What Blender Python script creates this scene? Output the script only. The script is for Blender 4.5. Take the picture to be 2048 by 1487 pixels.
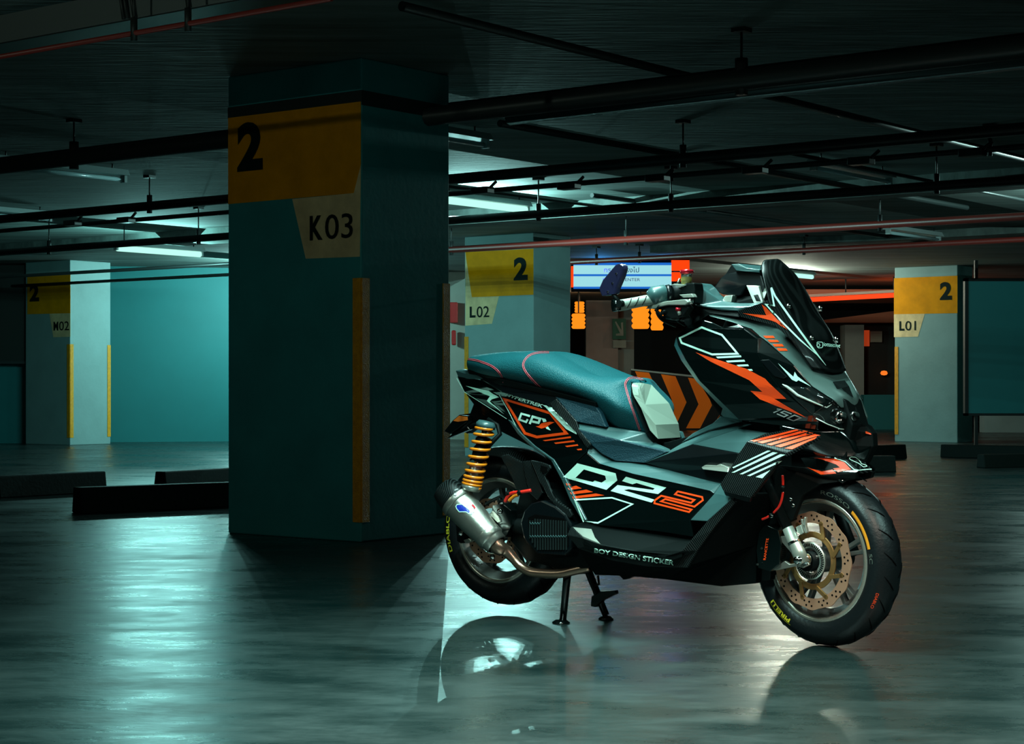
import bpy, bmesh, math, random
from mathutils import Vector, Matrix
from mathutils.bvhtree import BVHTree
from mathutils.geometry import tessellate_polygon, intersect_line_line_2d

random.seed(7)
for _o in list(bpy.data.objects): bpy.data.objects.remove(_o)
S = bpy.context.scene
C = S.collection
V = Vector

# ------------------------------------------------------------------ camera, view
F = 3700.0; EYE = 0.79; HZ = 770.0
cd = bpy.data.cameras.new('camera'); cam = bpy.data.objects.new('camera', cd); C.objects.link(cam)
cam.location = (0, 0, EYE); cam.rotation_euler = (math.pi/2, 0, 0)
cd.sensor_width = 36; cd.lens = F/2048*36; cd.shift_y = (HZ-743.5)/2048; cd.clip_end = 200
S.camera = cam
S.view_settings.view_transform = 'Standard'; S.view_settings.look = 'None'
S.view_settings.exposure = 0.0; S.view_settings.gamma = 1; S.view_settings.use_curve_mapping = False

# ------------------------------------------------------------------ world (night, dim green-teal bounce)
W = bpy.data.worlds.new('world'); S.world = W; W.use_nodes = True
bg = W.node_tree.nodes['Background']; bg.inputs[0].default_value = (0.02, 0.20, 0.15, 1); bg.inputs[1].default_value = 0.05

# ------------------------------------------------------------------ helpers
def ray(u, v): return V(((u-1024)/F, 1.0, -(v-HZ)/F))
E0 = V((0, 0, EYE))
def floor_pt(u, v):
    d = ray(u, v); return E0 + d*(-EYE/d.z)
def at_height(u, v, z):
    d = ray(u, v); return E0 + d*((z-EYE)/d.z)
def at_depth(u, v, dep): return E0 + ray(u, v)*dep
def on_plane(u, v, p0, n):
    d = ray(u, v); return E0 + d*((p0-E0).dot(n)/d.dot(n))
DA = V((-.790, .613, 0)).normalized()      # building axis, to the left and away
DB = V((.613, .790, 0)).normalized()       # building axis, to the right and away

def link_mesh(name, verts, faces, mat=None, parent=None, smooth=False, bevel=0, mats=None, fm=None):
    me = bpy.data.meshes.new(name); me.from_pydata([tuple(v) for v in verts], [], faces); me.update()
    bm = bmesh.new(); bm.from_mesh(me)
    bmesh.ops.recalc_face_normals(bm, faces=bm.faces)
    bm.to_mesh(me); bm.free()
    o = bpy.data.objects.new(name, me); C.objects.link(o)
    if mat: me.materials.append(mat)
    if mats:
        for m_ in mats: me.materials.append(m_)
        for i, p in enumerate(me.polygons): p.material_index = fm[i]
    if parent: o.parent = parent
    if smooth:
        for p in me.polygons: p.use_smooth = True
    if bevel:
        b = o.modifiers.new('bevel', 'BEVEL'); b.width = bevel; b.segments = 2; b.limit_method = 'ANGLE'; b.angle_limit = math.radians(28)
    return o

class MB:
    """collects simple solids and links them as one mesh"""
    def __init__(s): s.v = []; s.f = []; s.sm = []
    def add(s, vs, fs, smooth=False):
        b = len(s.v); s.v += [V(v) for v in vs]; s.f += [tuple(b+i for i in f) for f in fs]; s.sm += [smooth]*len(fs); return s
    def box(s, c, size, ax=None):
        c = V(c); X, Y, Z = ax if ax else (V((1,0,0)), V((0,1,0)), V((0,0,1)))
        h = [k/2 for k in size]
        vs = [c + X*h[0]*i + Y*h[1]*j + Z*h[2]*k for i in (-1,1) for j in (-1,1) for k in (-1,1)]
        return s.add(vs, [(0,1,3,2),(4,6,7,5),(0,4,5,1),(2,3,7,6),(0,2,6,4),(1,5,7,3)])
    def bar(s, a, b, w, h, up=(0,0,1)):
        a, b = V(a), V(b); X = (b-a).normalized(); Y = V(up).cross(X).normalized(); Z = X.cross(Y)
        return s.box((a+b)/2, ((b-a).length, w, h), (X, Y, Z))
    def tube(s, pts, r, n=12, cap=True, closed=False):
        pts = [V(p) for p in pts]; m = len(pts); rs = r if isinstance(r, (list, tuple)) else [r]*m
        T = []
        for i in range(m):
            if closed: t = pts[(i+1) % m]-pts[i-1]
            else: t = pts[min(i+1, m-1)]-pts[max(i-1, 0)]
            T.append(t.normalized())
        up = V((0,0,1)) if abs(T[0].z) < .9 else V((1,0,0))
        N = (up - T[0]*up.dot(T[0])).normalized(); vs = []
        for i in range(m):
            N = (N - T[i]*N.dot(T[i])).normalized(); B = T[i].cross(N)
            for k in range(n):
                a = 2*math.pi*k/n; vs.append(pts[i] + (N*math.cos(a)+B*math.sin(a))*rs[i])
        fs = []
        for i in range(m if closed else m-1):
            j = (i+1) % m
            for k in range(n): fs.append((i*n+k, i*n+(k+1) % n, j*n+(k+1) % n, j*n+k))
        s.add(vs, fs, True)
        if cap and not closed:
            b = len(s.v)-m*n
            s.f += [tuple(b+k for k in range(n))[::-1], tuple(b+(m-1)*n+k for k in range(n))]; s.sm += [False, False]
        return s
    def cyl(s, a, b, r, n=20): return s.tube([a, b], r, n)
    def lathe(s, prof, c, axis, n=48, closed=False):
        """prof = [(radius, offset along axis)]"""
        c = V(c); A = V(axis).normalized(); up = V((0,0,1)) if abs(A.z) < .9 else V((1,0,0))
        X = (up - A*up.dot(A)).normalized(); Y = A.cross(X); vs = []
        for r, o in prof:
            for k in range(n):
                a = 2*math.pi*k/n; vs.append(c + A*o + (X*math.cos(a)+Y*math.sin(a))*r)
        m = len(prof); fs = []
        for i in range(m if closed else m-1):
            j = (i+1) % m
            for k in range(n): fs.append((i*n+k, i*n+(k+1) % n, j*n+(k+1) % n, j*n+k))
        s.add(vs, fs, True); return s
    def prism(s, poly, off):
        """poly = 3D points in order, extruded by off"""
        poly = [V(p) for p in poly]; n = len(poly); off = V(off)
        tri = tessellate_polygon([poly])
        vs = poly + [p+off for p in poly]
        fs = [tuple(t) for t in tri] + [tuple(n+i for i in t)[::-1] for t in tri] + [(i, (i+1) % n, n+(i+1) % n, n+i) for i in range(n)]
        return s.add(vs, fs)
    def build(s, name, mat, parent=None, bevel=0):
        o = link_mesh(name, s.v, s.f, mat, parent, bevel=bevel)
        for p, q in zip(o.data.polygons, s.sm): p.use_smooth = q
        return o

def empty(name, loc, label, cat, group=None, rz=0):
    o = bpy.data.objects.new(name, None); C.objects.link(o); o.location = loc; o.rotation_euler = (0, 0, rz)
    o.empty_display_size = .1
    tag(o, label, cat, group); return o
def tag(o, label, cat, group=None):
    o['label'] = label; o['category'] = cat
    if group: o['group'] = group
    return o
def struct(o): o['kind'] = 'structure'; return o

# ------------------------------------------------------------------ materials
def mat(name, col, rough=.5, metal=0, coat=0, emit=None, es=0, spec=None, var=0, vscale=3, bump=0, bscale=40, trans=0, alpha=1, rvar=0, stretch=(1,1,1), aniso=0):
    m = bpy.data.materials.new(name); m.use_nodes = True; nt = m.node_tree; b = nt.nodes['Principled BSDF']
    b.inputs['Base Color'].default_value = (*col, 1); b.inputs['Roughness'].default_value = rough; b.inputs['Metallic'].default_value = metal
    b.inputs['Coat Weight'].default_value = coat; b.inputs['Coat Roughness'].default_value = .05
    if spec is not None: b.inputs['Specular IOR Level'].default_value = spec
    if emit: b.inputs['Emission Color'].default_value = (*emit, 1); b.inputs['Emission Strength'].default_value = es
    if trans: b.inputs['Transmission Weight'].default_value = trans
    if alpha < 1: b.inputs['Alpha'].default_value = alpha
    if var or bump or rvar:
        tc = nt.nodes.new('ShaderNodeTexCoord'); mp = nt.nodes.new('ShaderNodeMapping'); nt.links.new(tc.outputs['Object'], mp.inputs[0])
        mp.inputs['Scale'].default_value = stretch
        nz = nt.nodes.new('ShaderNodeTexNoise'); nz.inputs['Scale'].default_value = vscale; nz.inputs['Detail'].default_value = 6; nz.inputs['Roughness'].default_value = .62
        nt.links.new(mp.outputs[0], nz.inputs['Vector'])
        if var:
            cr = nt.nodes.new('ShaderNodeValToRGB'); nt.links.new(nz.outputs[0], cr.inputs[0])
            cr.color_ramp.elements[0].position = .3; cr.color_ramp.elements[1].position = .7
            cr.color_ramp.elements[0].color = (*[c*(1-var) for c in col], 1); cr.color_ramp.elements[1].color = (*[min(1, c*(1+var)) for c in col], 1)
            nt.links.new(cr.outputs[0], b.inputs['Base Color'])
        if rvar:
            mr = nt.nodes.new('ShaderNodeMapRange'); nt.links.new(nz.outputs[0], mr.inputs[0])
            mr.inputs[1].default_value = .35; mr.inputs[2].default_value = .65; mr.inputs[3].default_value = rough-rvar; mr.inputs[4].default_value = rough+rvar
            nt.links.new(mr.outputs[0], b.inputs['Roughness'])
        if bump:
            n2 = nt.nodes.new('ShaderNodeTexNoise'); n2.inputs['Scale'].default_value = bscale; n2.inputs['Detail'].default_value = 4
            nt.links.new(mp.outputs[0], n2.inputs['Vector'])
            bp = nt.nodes.new('ShaderNodeBump'); bp.inputs['Strength'].default_value = bump; bp.inputs['Distance'].default_value = .01
            nt.links.new(n2.outputs[0], bp.inputs['Height']); nt.links.new(bp.outputs[0], b.inputs['Normal'])
    return m
def emitter(name, col, s):
    m = bpy.data.materials.new(name); m.use_nodes = True; nt = m.node_tree; nt.nodes.clear()
    e = nt.nodes.new('ShaderNodeEmission'); e.inputs[0].default_value = (*col, 1); e.inputs[1].default_value = s
    o = nt.nodes.new('ShaderNodeOutputMaterial'); nt.links.new(e.outputs[0], o.inputs[0]); return m

def floor_material():
    m = bpy.data.materials.new('polished concrete floor'); m.use_nodes = True; nt = m.node_tree; N = nt.nodes; L = nt.links
    b = N['Principled BSDF']; tc = N.new('ShaderNodeTexCoord')
    def noise(scale, st, det=6, ro=.6, rot=0):
        mp = N.new('ShaderNodeMapping'); mp.inputs['Scale'].default_value = st; mp.inputs['Rotation'].default_value = (0, 0, rot)
        L.new(tc.outputs['Object'], mp.inputs[0])
        n = N.new('ShaderNodeTexNoise'); n.inputs['Scale'].default_value = scale; n.inputs['Detail'].default_value = det; n.inputs['Roughness'].default_value = ro
        L.new(mp.outputs[0], n.inputs['Vector']); return n.outputs[0]
    def ramp(src, a, b_, ca, cb):
        r = N.new('ShaderNodeValToRGB'); r.color_ramp.elements[0].position = a; r.color_ramp.elements[1].position = b_
        r.color_ramp.elements[0].color = (*ca, 1); r.color_ramp.elements[1].color = (*cb, 1); L.new(src, r.inputs[0]); return r.outputs[0]
    big = noise(.8, (.6, 1, 1), 8, .65); mid = noise(5, (.5, 1, 1), 8, .7, .3); fine = noise(28, (.5, 1, 1), 5, .6)
    mx = N.new('ShaderNodeMix'); mx.data_type = 'FLOAT'; mx.inputs[0].default_value = .5; L.new(big, mx.inputs[2]); L.new(mid, mx.inputs[3])
    L.new(ramp(mx.outputs[0], .35, .68, (.002, .009, .009), (.013, .023, .022)), b.inputs['Base Color'])
    L.new(ramp(mx.outputs[0], .36, .64, (.16,)*3, (.46,)*3), b.inputs['Roughness'])
    mb = N.new('ShaderNodeMix'); mb.data_type = 'FLOAT'; mb.inputs[0].default_value = .35; L.new(mid, mb.inputs[2]); L.new(fine, mb.inputs[3])
    bp = N.new('ShaderNodeBump'); bp.inputs['Strength'].default_value = .3; bp.inputs['Distance'].default_value = .012
    L.new(mb.outputs[0], bp.inputs['Height']); L.new(bp.outputs[0], b.inputs['Normal'])
    b.inputs['Specular IOR Level'].default_value = .75
    return m

M = {}
M['floor'] = floor_material()
M['ceil'] = mat('board marked ceiling concrete', (.12, .155, .145), .8, var=.55, vscale=2.2, stretch=(.35, 2.4, 1), bump=.4, bscale=9)
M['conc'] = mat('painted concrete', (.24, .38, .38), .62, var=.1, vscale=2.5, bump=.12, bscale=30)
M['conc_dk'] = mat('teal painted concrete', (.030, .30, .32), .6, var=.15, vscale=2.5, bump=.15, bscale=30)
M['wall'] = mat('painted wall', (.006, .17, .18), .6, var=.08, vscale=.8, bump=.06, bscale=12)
M['yel'] = mat('yellow sign paint', (.88, .32, .001), .6, spec=.12, var=.14, vscale=5)
M['cream'] = mat('cream sign paint', (.85, .62, .34), .6, spec=.12, var=.22, vscale=6)
M['ink'] = mat('dark green sign lettering', (.004, .014, .013), .6, spec=.1)
M['guard'] = mat('yellow guard strip', (.9, .34, .003), .32, var=.2, vscale=30, bump=.6, bscale=150)
M['band'] = mat('dark shadow band and frame paint', (.02, .03, .03), .6)  # panel frames, and the shadow strip painted on a pillar
M['pipe'] = mat('dark painted pipe', (.02, .028, .028), .42)
M['redpipe'] = mat('red fire pipe', (.28, .028, .02), .4)
M['rod'] = mat('dark hanger rod', (.02, .025, .025), .5)
M['tray'] = mat('galvanised tray', (.22, .25, .25), .45, metal=.4)
M['stop'] = mat('black rubber wheel stop', (.004, .009, .008), .6, spec=.12, bump=.2)
M['fixture'] = mat('white lamp housing', (.5, .6, .6), .4)
M['tube_off'] = mat('unlit lamp tube', (.55, .75, .78), .2, trans=.2)
TUBE = (.58, 1.0, .92)
M['tube_on'] = emitter('lit cyan tube', (.42, .86, .72), 1.3)
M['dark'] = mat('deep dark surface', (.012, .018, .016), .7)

# ------------------------------------------------------------------ room shell
CEIL = 2.44
ax = (DB, DA, V((0,0,1)))
fl = MB().box((0, 30, -.1), (110, 110, .2), ax).build('floor', M['floor']); struct(fl)
ce = MB().box((0, 30, CEIL+.1), (110, 110, .2), ax).build('ceiling', M['ceil']); struct(ce)

def wall(name, u0, v0, u1, v1, z0, z1, m, thick=.2):
    a, b = floor_pt(u0, v0), floor_pt(u1, v1); d = (b-a).normalized(); n = V((-d.y, d.x, 0))
    if n.y < 0: n = -n
    o = MB().prism([a+V((0,0,z0)), b+V((0,0,z0)), b+V((0,0,z1)), a+V((0,0,z1))], n*thick).build(name, m); return struct(o)
wall('wall_back', 205, 884, 700, 880.5, 0, CEIL, M['wall'])
wall('wall_left', -900, 886, 60, 886, 0, 1.10, M['wall'])

# ------------------------------------------------------------------ pillars
def text_mesh(body, ofs=0.0, xs=1.0):
    c = bpy.data.curves.new('t', 'FONT'); c.body = body; c.offset = ofs; c.resolution_u = 4
    o = bpy.data.objects.new('t', c); C.objects.link(o)
    dg = bpy.context.evaluated_depsgraph_get(); me = bpy.data.meshes.new_from_object(o.evaluated_get(dg))
    vs = [v.co.copy() for v in me.vertices]; fs = [tuple(p.vertices) for p in me.polygons]
    bpy.data.objects.remove(o); bpy.data.curves.remove(c); bpy.data.meshes.remove(me)
    x0 = min(v.x for v in vs); x1 = max(v.x for v in vs); y0 = min(v.y for v in vs); y1 = max(v.y for v in vs)
    return [((v.x-x0)/(x1-x0), (v.y-y0)/(y1-y0)) for v in vs], fs
def plane_text(body, org, right, up, w, h, n, m, name, parent, ofs=0.0, th=.002):
    """text filling a w x h box on the plane at org"""
    uv, fs = text_mesh(body, ofs)
    b = MB(); vs = [org + right*(x*w) + up*(y*h) + n*th for x, y in uv]; b.add(vs, fs)
    return b.build(name, m, parent)
Z = V((0,0,1))
def pillar(cu, cv, lab, la=.962, lb=.68, name='concrete_pillar', guards=(), side='L', sign=None, band=False, mt=None, corner=None, num=None, code=None, codetxt=''):
    c = corner if corner is not None else floor_pt(cu, cv)
    r = empty(name, c, lab, 'pillar', 'concrete pillars of the garage')
    def loc(p): return p - c
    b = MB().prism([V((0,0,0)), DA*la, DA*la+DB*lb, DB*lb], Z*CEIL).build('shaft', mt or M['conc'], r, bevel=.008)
    nA = -DB   # outward normal of the left face
    nB = -DA
    def face(poly, m, nm, nrm=nA, th=.003):
        pts = [loc(on_plane(u, v, c, nrm)) for u, v in poly]
        MB().prism(pts, nrm*th).build(nm, m, r)
    if sign:
        face(sign[0], M['yel'], 'yellow_sign_panel'); face(sign[1], M['cream'], 'bay_code_panel', th=.0022)
    if num:   # (u0,v_bottom,u1,v_top) pixel box on the left face
        u0, v0, u1, v1 = num; p0 = loc(on_plane(u0, v0, c, nA)); p1 = loc(on_plane(u1, v0, c, nA)); pt = loc(on_plane(u0, v1, c, nA))
        plane_text('2', p0, -DA, Z, (p1-p0).dot(-DA), pt.z-p0.z, nA*.006, M['ink'], 'level_number', r, ofs=.045, th=1)
    if code:
        u0, v0, u1, v1 = code; p0 = loc(on_plane(u0, v0, c, nA)); p1 = loc(on_plane(u1, v0, c, nA)); pt = loc(on_plane(u0, v1, c, nA))
        w = (p1-p0).dot(-DA); h = pt.z-p0.z
        plane_text(codetxt[0], p0, -DA, Z, w*.30, h, nA*.006, M['ink'], 'bay_letter', r, ofs=.035, th=1)
        plane_text(codetxt[1:], p0-DA*w*.36, -DA, Z, w*.64, h, nA*.006, M['ink'], 'bay_number', r, ofs=.004, th=1)
    if band:  # pipe shadow painted as a dark strip across two faces
        MB().prism([V((0,0,2.215)), DA*la+V((0,0,2.215)), DA*la+V((0,0,2.275)), V((0,0,2.275))], nA*.002).build('shadow_band', M['band'], r)
        MB().prism([V((0,0,2.20)), DB*lb+V((0,0,2.20)), DB*lb+V((0,0,2.275)), V((0,0,2.275))], nB*.002).build('shadow_band', M['band'], r)
    for k, sides in guards:
        p = {'f': V((0,0,0)), 'l': DA*la, 'r': DB*lb}[k]
        g = MB(); w = .055; t = .006
        if 'A' in sides:
            d = -DA if k == 'l' else DA
            g.box(p + d*(w/2) + nA*(t/2) + Z*.715, (w, t, 1.23), (DA, DB, Z))
        if 'B' in sides:
            d = -DB if k == 'r' else DB
            g.box(p + d*(w/2) + nB*(t/2) + Z*.715, (w, t, 1.23), (DB, DA, Z))
        g.build('corner_guard', M['guard'], r)
    return r
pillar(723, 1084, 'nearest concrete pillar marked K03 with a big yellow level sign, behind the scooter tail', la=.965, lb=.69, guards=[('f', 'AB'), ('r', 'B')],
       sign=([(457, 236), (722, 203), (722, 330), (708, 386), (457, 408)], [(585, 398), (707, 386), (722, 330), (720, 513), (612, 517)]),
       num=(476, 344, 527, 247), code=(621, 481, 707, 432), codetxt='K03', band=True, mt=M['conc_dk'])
pillar(1067, 916, 'pale concrete pillar marked L02 rising behind the scooter seat', guards=[('l', 'A')],
       sign=([(931, 504), (1067, 497), (1067, 589), (944, 594)], [(931, 504), (944, 594), (998, 592), (984, 647), (931, 651)]),
       num=(1028, 561, 1056, 515), code=(940, 635, 979, 613), codetxt='L02')
pillar(140, 890, 'concrete pillar marked M02 with one brightly lit side, left of the big K03 pillar', la=.93, guards=[('f', 'AB'), ('r', 'B')],
       sign=([(55, 551), (141, 549), (141, 626), (55, 628)], [(99, 627), (141, 626), (141, 673), (107, 674)]),
       num=(60, 603, 79, 569), code=(108, 661, 139, 643), codetxt='M02')
pillar(1915, 885, 'concrete pillar marked L01 at the right, beside the hanging partition', la=.94, lb=.5, guards=[('l', 'A')], band=False,
       sign=([(1788, 556), (1915, 551), (1915, 626), (1788, 628)], [(1788, 627), (1850, 626), (1836, 673), (1788, 674)]),
       num=(1880, 600, 1904, 564), code=(1799, 661, 1832, 642), codetxt='L01')

# ------------------------------------------------------------------ wheel stops
def wheel_stop(u0, v0, u1, v1, h, lab, depth=.14, ext=0):
    a, b = floor_pt(u0, v0), floor_pt(u1, v1); d = (b-a).normalized(); b = b + d*ext
    n = V((-d.y, d.x, 0)); n = n if n.y > 0 else -n
    L_ = (b-a).length; mid = (a+b)/2
    prof = [(0, 0), (depth, 0), (depth-.02, h), (.02, h)]
    mb = MB(); mb.prism([a-mid+n*x+Z*z for x, z in prof], b-a)
    o = mb.build('wheel_stop', M['stop'], bevel=.008); o.location = mid; tag(o, lab, 'wheel stop', 'low dark wheel stops on the floor'); return o
wheel_stop(0, 996, 215, 984, .155, 'dark wheel stop cut by the left edge of the photo', ext=0)
wheel_stop(162, 1027, 457, 1014, .16, 'dark wheel stop nearest on the left, running in behind the K03 pillar', ext=.3)
wheel_stop(333, 977, 457, 969, .13, 'dark wheel stop farther back, just left of the K03 pillar', ext=.3)
wheel_stop(1700, 921, 1815, 916, .15, 'dark wheel stop right of the scooter nose, the farther of two near each other')
wheel_stop(1690, 945, 1793, 944, .15, 'dark wheel stop right of the front fender tip, the nearer one')
wheel_stop(1880, 914, 2060, 918, .14, 'dark wheel stop in front of the L01 pillar, right edge of the photo')
wheel_stop(1970, 936, 2070, 934, .13, 'short dark wheel stop nearest to the right edge of the photo')

# ------------------------------------------------------------------ pipes (along DA)
def pipe_along(u, v, z, rad, m, lab, name='ceiling_pipe', l0=16, l1=30, d=DA, hang=(), grp='pipes under the ceiling', n=10):
    p = at_height(u, v, z)
    r = empty(name, p, lab, 'pipe', grp)
    MB().cyl(d*l1, d*(-l0), rad, n).build('pipe_run', m, r)
    for hu in hang:
        q = None
        # point on the pipe seen at column hu
        k = (hu-1024)/F; t = (k*p.y - p.x)/(d.x - k*d.y)
        q = d*t; hb = MB(); top = CEIL - p.z
        hb.cyl(q, q+Z*top, .006, 8); hb.cyl(q-Z*(rad+.02), q+Z*(rad+.05), max(.014, rad*.6), 8); hb.box(q+Z*(top-.01), (.07, .07, .02), ax)
        hb.build('hanger', M['rod'], r)
    return r
pipe_along(230, 73, 2.20, .011, M['redpipe'], 'thin red fire pipe below the tray at the upper left', hang=(268, 376), l0=1.2)
pipe_along(300, 298, 2.2, .05, M['pipe'], 'thick black pipe crossing behind the top of the K03 pillar', hang=(148, 1483))
pipe_along(895, 359, 2.2, .036, M['pipe'], 'black pipe just above the bright lamp right of the K03 pillar', hang=(299, 1366))
pipe_along(895, 388, 2.28, .02, M['pipe'], 'thin black conduit carrying junction boxes above the bright lamp', name='conduit', hang=(1344, 1980))
pipe_along(895, 441, 2.15, .034, M['pipe'], 'black pipe running just below the bright lamp', hang=(98, 397, 1077, 1342, 1873))
pipe_along(1400, 470, 2.12, .032, M['redpipe'], 'red fire pipe crossing in front of the top of the L02 pillar', hang=(903, 1252, 1760), l1=4.5)
pipe_along(1300, 516, 2.27, .03, M['redpipe'], 'farther red fire pipe above the lit signboard', hang=(1193, 1279, 1608), l1=2.3)
pipe_along(457, 549, 2.13, .02, M['pipe'], 'dark pipe along the top of the far left wall', l0=2.5, l1=6)
pipe_along(100, 548, 2.12, .02, M['pipe'], 'dark conduit over the M02 pillar', name='conduit', l0=7, l1=14)
def junction_box(u, v, z, lab):
    p = at_height(u, v, z); r = empty('junction_box', p, lab, 'junction box', 'junction boxes on the conduits')
    MB().box((0,0,0), (.16, .09, .05), (DA, DB, Z)).build('box', M['pipe'], r, bevel=.006)
    MB().cyl(DA*-.05, DA*-.13+Z*.06, .012, 8).build('cable_stub', M['pipe'], r)
for (u, v, t) in ((1138, 372, 'over the tip of the scooter seat'), (1315, 356, 'above the brake fluid cup'), (1510, 340, 'above the windshield'), (1722, 322, 'right of the windshield'), (1945, 305, 'near the right edge'), (965, 381, 'beside the bright lamp'), (145, 446, 'at the far left'), (252, 440, 'left of the K03 pillar')):
    junction_box(u, v, 2.25, 'small black junction box on the conduit ' + t)
def cross_pipe(u, v, z, rad, lab, s0, s1):
    return pipe_along(u, v, z, rad, M['pipe'], lab, name='conduit', l0=s0, l1=s1, d=DB)
cross_pipe(1090, 398, 2.34, .013, 'thin cable running away from the bright lamp', 2.4, 3.6)
cross_pipe(1120, 268, 2.34, .022, 'dark conduit running away at the upper middle', .6, 6.0)
cross_pipe(1700, 232, 2.375, .022, 'dark conduit running away at the upper right', 4.0, 4)
cross_pipe(1540, 440, 2.40, .02, 'dark conduit running away above the right red pipe', 3, 4)
cross_pipe(1800, 350, 2.35, .014, 'thin dark conduit at the right below the thick black pipe', 2, 5)
pipe_along(1500, 178, 2.25, .05, M['pipe'], 'thick black pipe high at the upper right', l0=12, l1=1.5)
pipe_along(1700, 120, 2.3, .03, M['pipe'], 'thin black pipe near the top right corner', l0=10, l1=6.5, name='conduit')

# concrete beams crossing overhead (part of the shell)
def beam(u, v, z, h, w, nm, l0, l1, m=None):
    p = at_height(u, v, z); o = MB().box(p + DA*((l1-l0)/2) + Z*(h/2) + DB*(w/2), (l0+l1, w, h), (DA, DB, Z)).build(nm, m or M['ceil']); return struct(o)
beam(100, 505, 2.3, .14, .25, 'trim_1', 30, 30)
beam(1300, 505, 2.36, .08, .25, 'trim_2', 30, 0)
# cable tray at the top left
p = at_height(100, 68, 2.29); tr = empty('cable_tray', p, 'grey metal cable tray crossing the upper left corner', 'cable tray')
MB().box(DA*0+Z*.06, (6, .012, .12), (DA, DB, Z)).build('tray_side', M['tray'], tr)
MB().box(DB*.10, (6, .2, .008), (DA, DB, Z)).build('tray_bottom', M['pipe'], tr)
cb = MB()
for u in (255, 262, 276, 384):
    k = (u-1024)/F; t = (k*p.y-p.x)/(DA.x-k*DA.y); q = DA*t - DB*.02
    MB().tube([q+Z*.136+DA*.05, q+Z*.10+DA*.02, q+Z*.0], .008, 8).build('cable', M['rod'], tr)

# ------------------------------------------------------------------ fluorescent lamps (along DB)
def lamp(u, v, lit, lab, z=2.33, L_=1.2, end=False, pos=None, cm=None, watt=60, col=None, np_=4, spot=0):
    p = pos if pos is not None else at_height(u, v, z)
    if end: p = p - DB*(L_/2)
    r = empty('fluorescent_lamp', p, lab, 'ceiling lamp', 'batten lamps under the ceiling')
    MB().prism([DB*(-L_/2)+DA*x+Z*zz for x, zz in ((-.06, .03), (-.035, .075), (.035, .075), (.06, .03))], DB*L_).build('housing', M['fixture'], r)
    MB().cyl(DB*(-L_/2+.03), DB*(L_/2-.03), .030 if lit else .016, 14).build('tube', cm or (M['tube_on'] if lit else M['tube_off']), r)
    for k in (-1, 1): MB().box(DB*k*(L_/2-.012)+Z*.01, (.024, .05, .06), (DB, DA, Z)).build('end_cap', M['fixture'], r)
    if CEIL-p.z-.075 > .01:
        for k in (-.4, .4): MB().cyl(DB*k*L_+Z*.07, DB*k*L_+Z*(CEIL-p.z), .006, 6).build('hanger', M['rod'], r)
    if lit:
        if spot: np_ = 1
        for i in range(np_):
            ld = bpy.data.lights.new('tube_light', 'AREA' if spot else 'POINT'); ld.energy = watt/np_; ld.color = col or TUBE; ld.shadow_soft_size = 0
            if spot: ld.shape = 'RECTANGLE'; ld.size = L_-.06; ld.size_y = .07; ld.spread = math.radians(spot)
            lo = bpy.data.objects.new('tube_light', ld); C.objects.link(lo); lo.rotation_euler = (0, 0, math.atan2(DB.y, DB.x)); lo.parent = r; lo.location = DB*(L_-.1)*((i+.5)/np_-.5) + Z*-.036
    return r
lamp(1055, 420, True, 'brightly lit lamp just right of the big K03 pillar', end=True, watt=190, col=(.45, 1, .95))
lamp(404, 509, True, 'brightly lit lamp left of the K03 pillar, above the M02 pillar', end=True, z=2.2, watt=110, col=(.38, 1, .95))
lamp(560, 556, True, 'lit lamp hidden behind the K03 pillar, near the back wall', z=2.2, watt=270, col=(.45, 1, .95))
lamp(250, 360, False, 'unlit lamp at the upper left', end=True)
lamp(973, 291, False, 'unlit lamp end sticking out right of the K03 pillar', end=True)
lamp(1779, 364, False, 'unlit lamp above and right of the windshield', end=True)
lamp(1878, 479, False, 'unlit lamp above the L01 pillar', end=True)
lamp(101, 439, False, 'unlit lamp at the left edge of the photo', end=True)
lamp(1626, 554, True, 'small far lit lamp just right of the windshield', end=True, watt=170, col=(.9, 1, .8), z=2.36, L_=1.5)
# unseen lamps out of frame, mostly added as key and fill lights
M['unseen_tube_neutral'] = emitter('neutral tube of added unseen lamps', (1.0, .86, .68), 1.3)
def unseen_lamp(x, y, neutral, w, lab, sp=118, c_=(1, .86, .70)):
    return lamp(0, 0, True, lab, pos=V((x, y, 2.33)), cm=M['unseen_tube_neutral'] if neutral else M['tube_on'], col=c_ if neutral else None, watt=w, spot=sp)
unseen_lamp(-3.2, 4.6, True, 27, 'unseen fill lamp added over the left foreground', 0, (.75, 1, .8))
unseen_lamp(2.5, 4.2, False, 55, 'unseen lamp added over the right foreground, beside the windshield', 130)
unseen_lamp(.25, 5.7, False, 42, 'unseen lit lamp straight over the scooter seat', 110)
unseen_lamp(-.3, 4.3, False, 85, 'unseen key lamp added in front of the scooter side', 118)
unseen_lamp(.9, 3.2, True, 85, 'unseen warm key lamp added in front of the scooter wheel', 118)
unseen_lamp(5.0, 15.3, False, 130, 'unseen lit lamp beyond the right edge, near the L01 pillar', 0)

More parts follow.
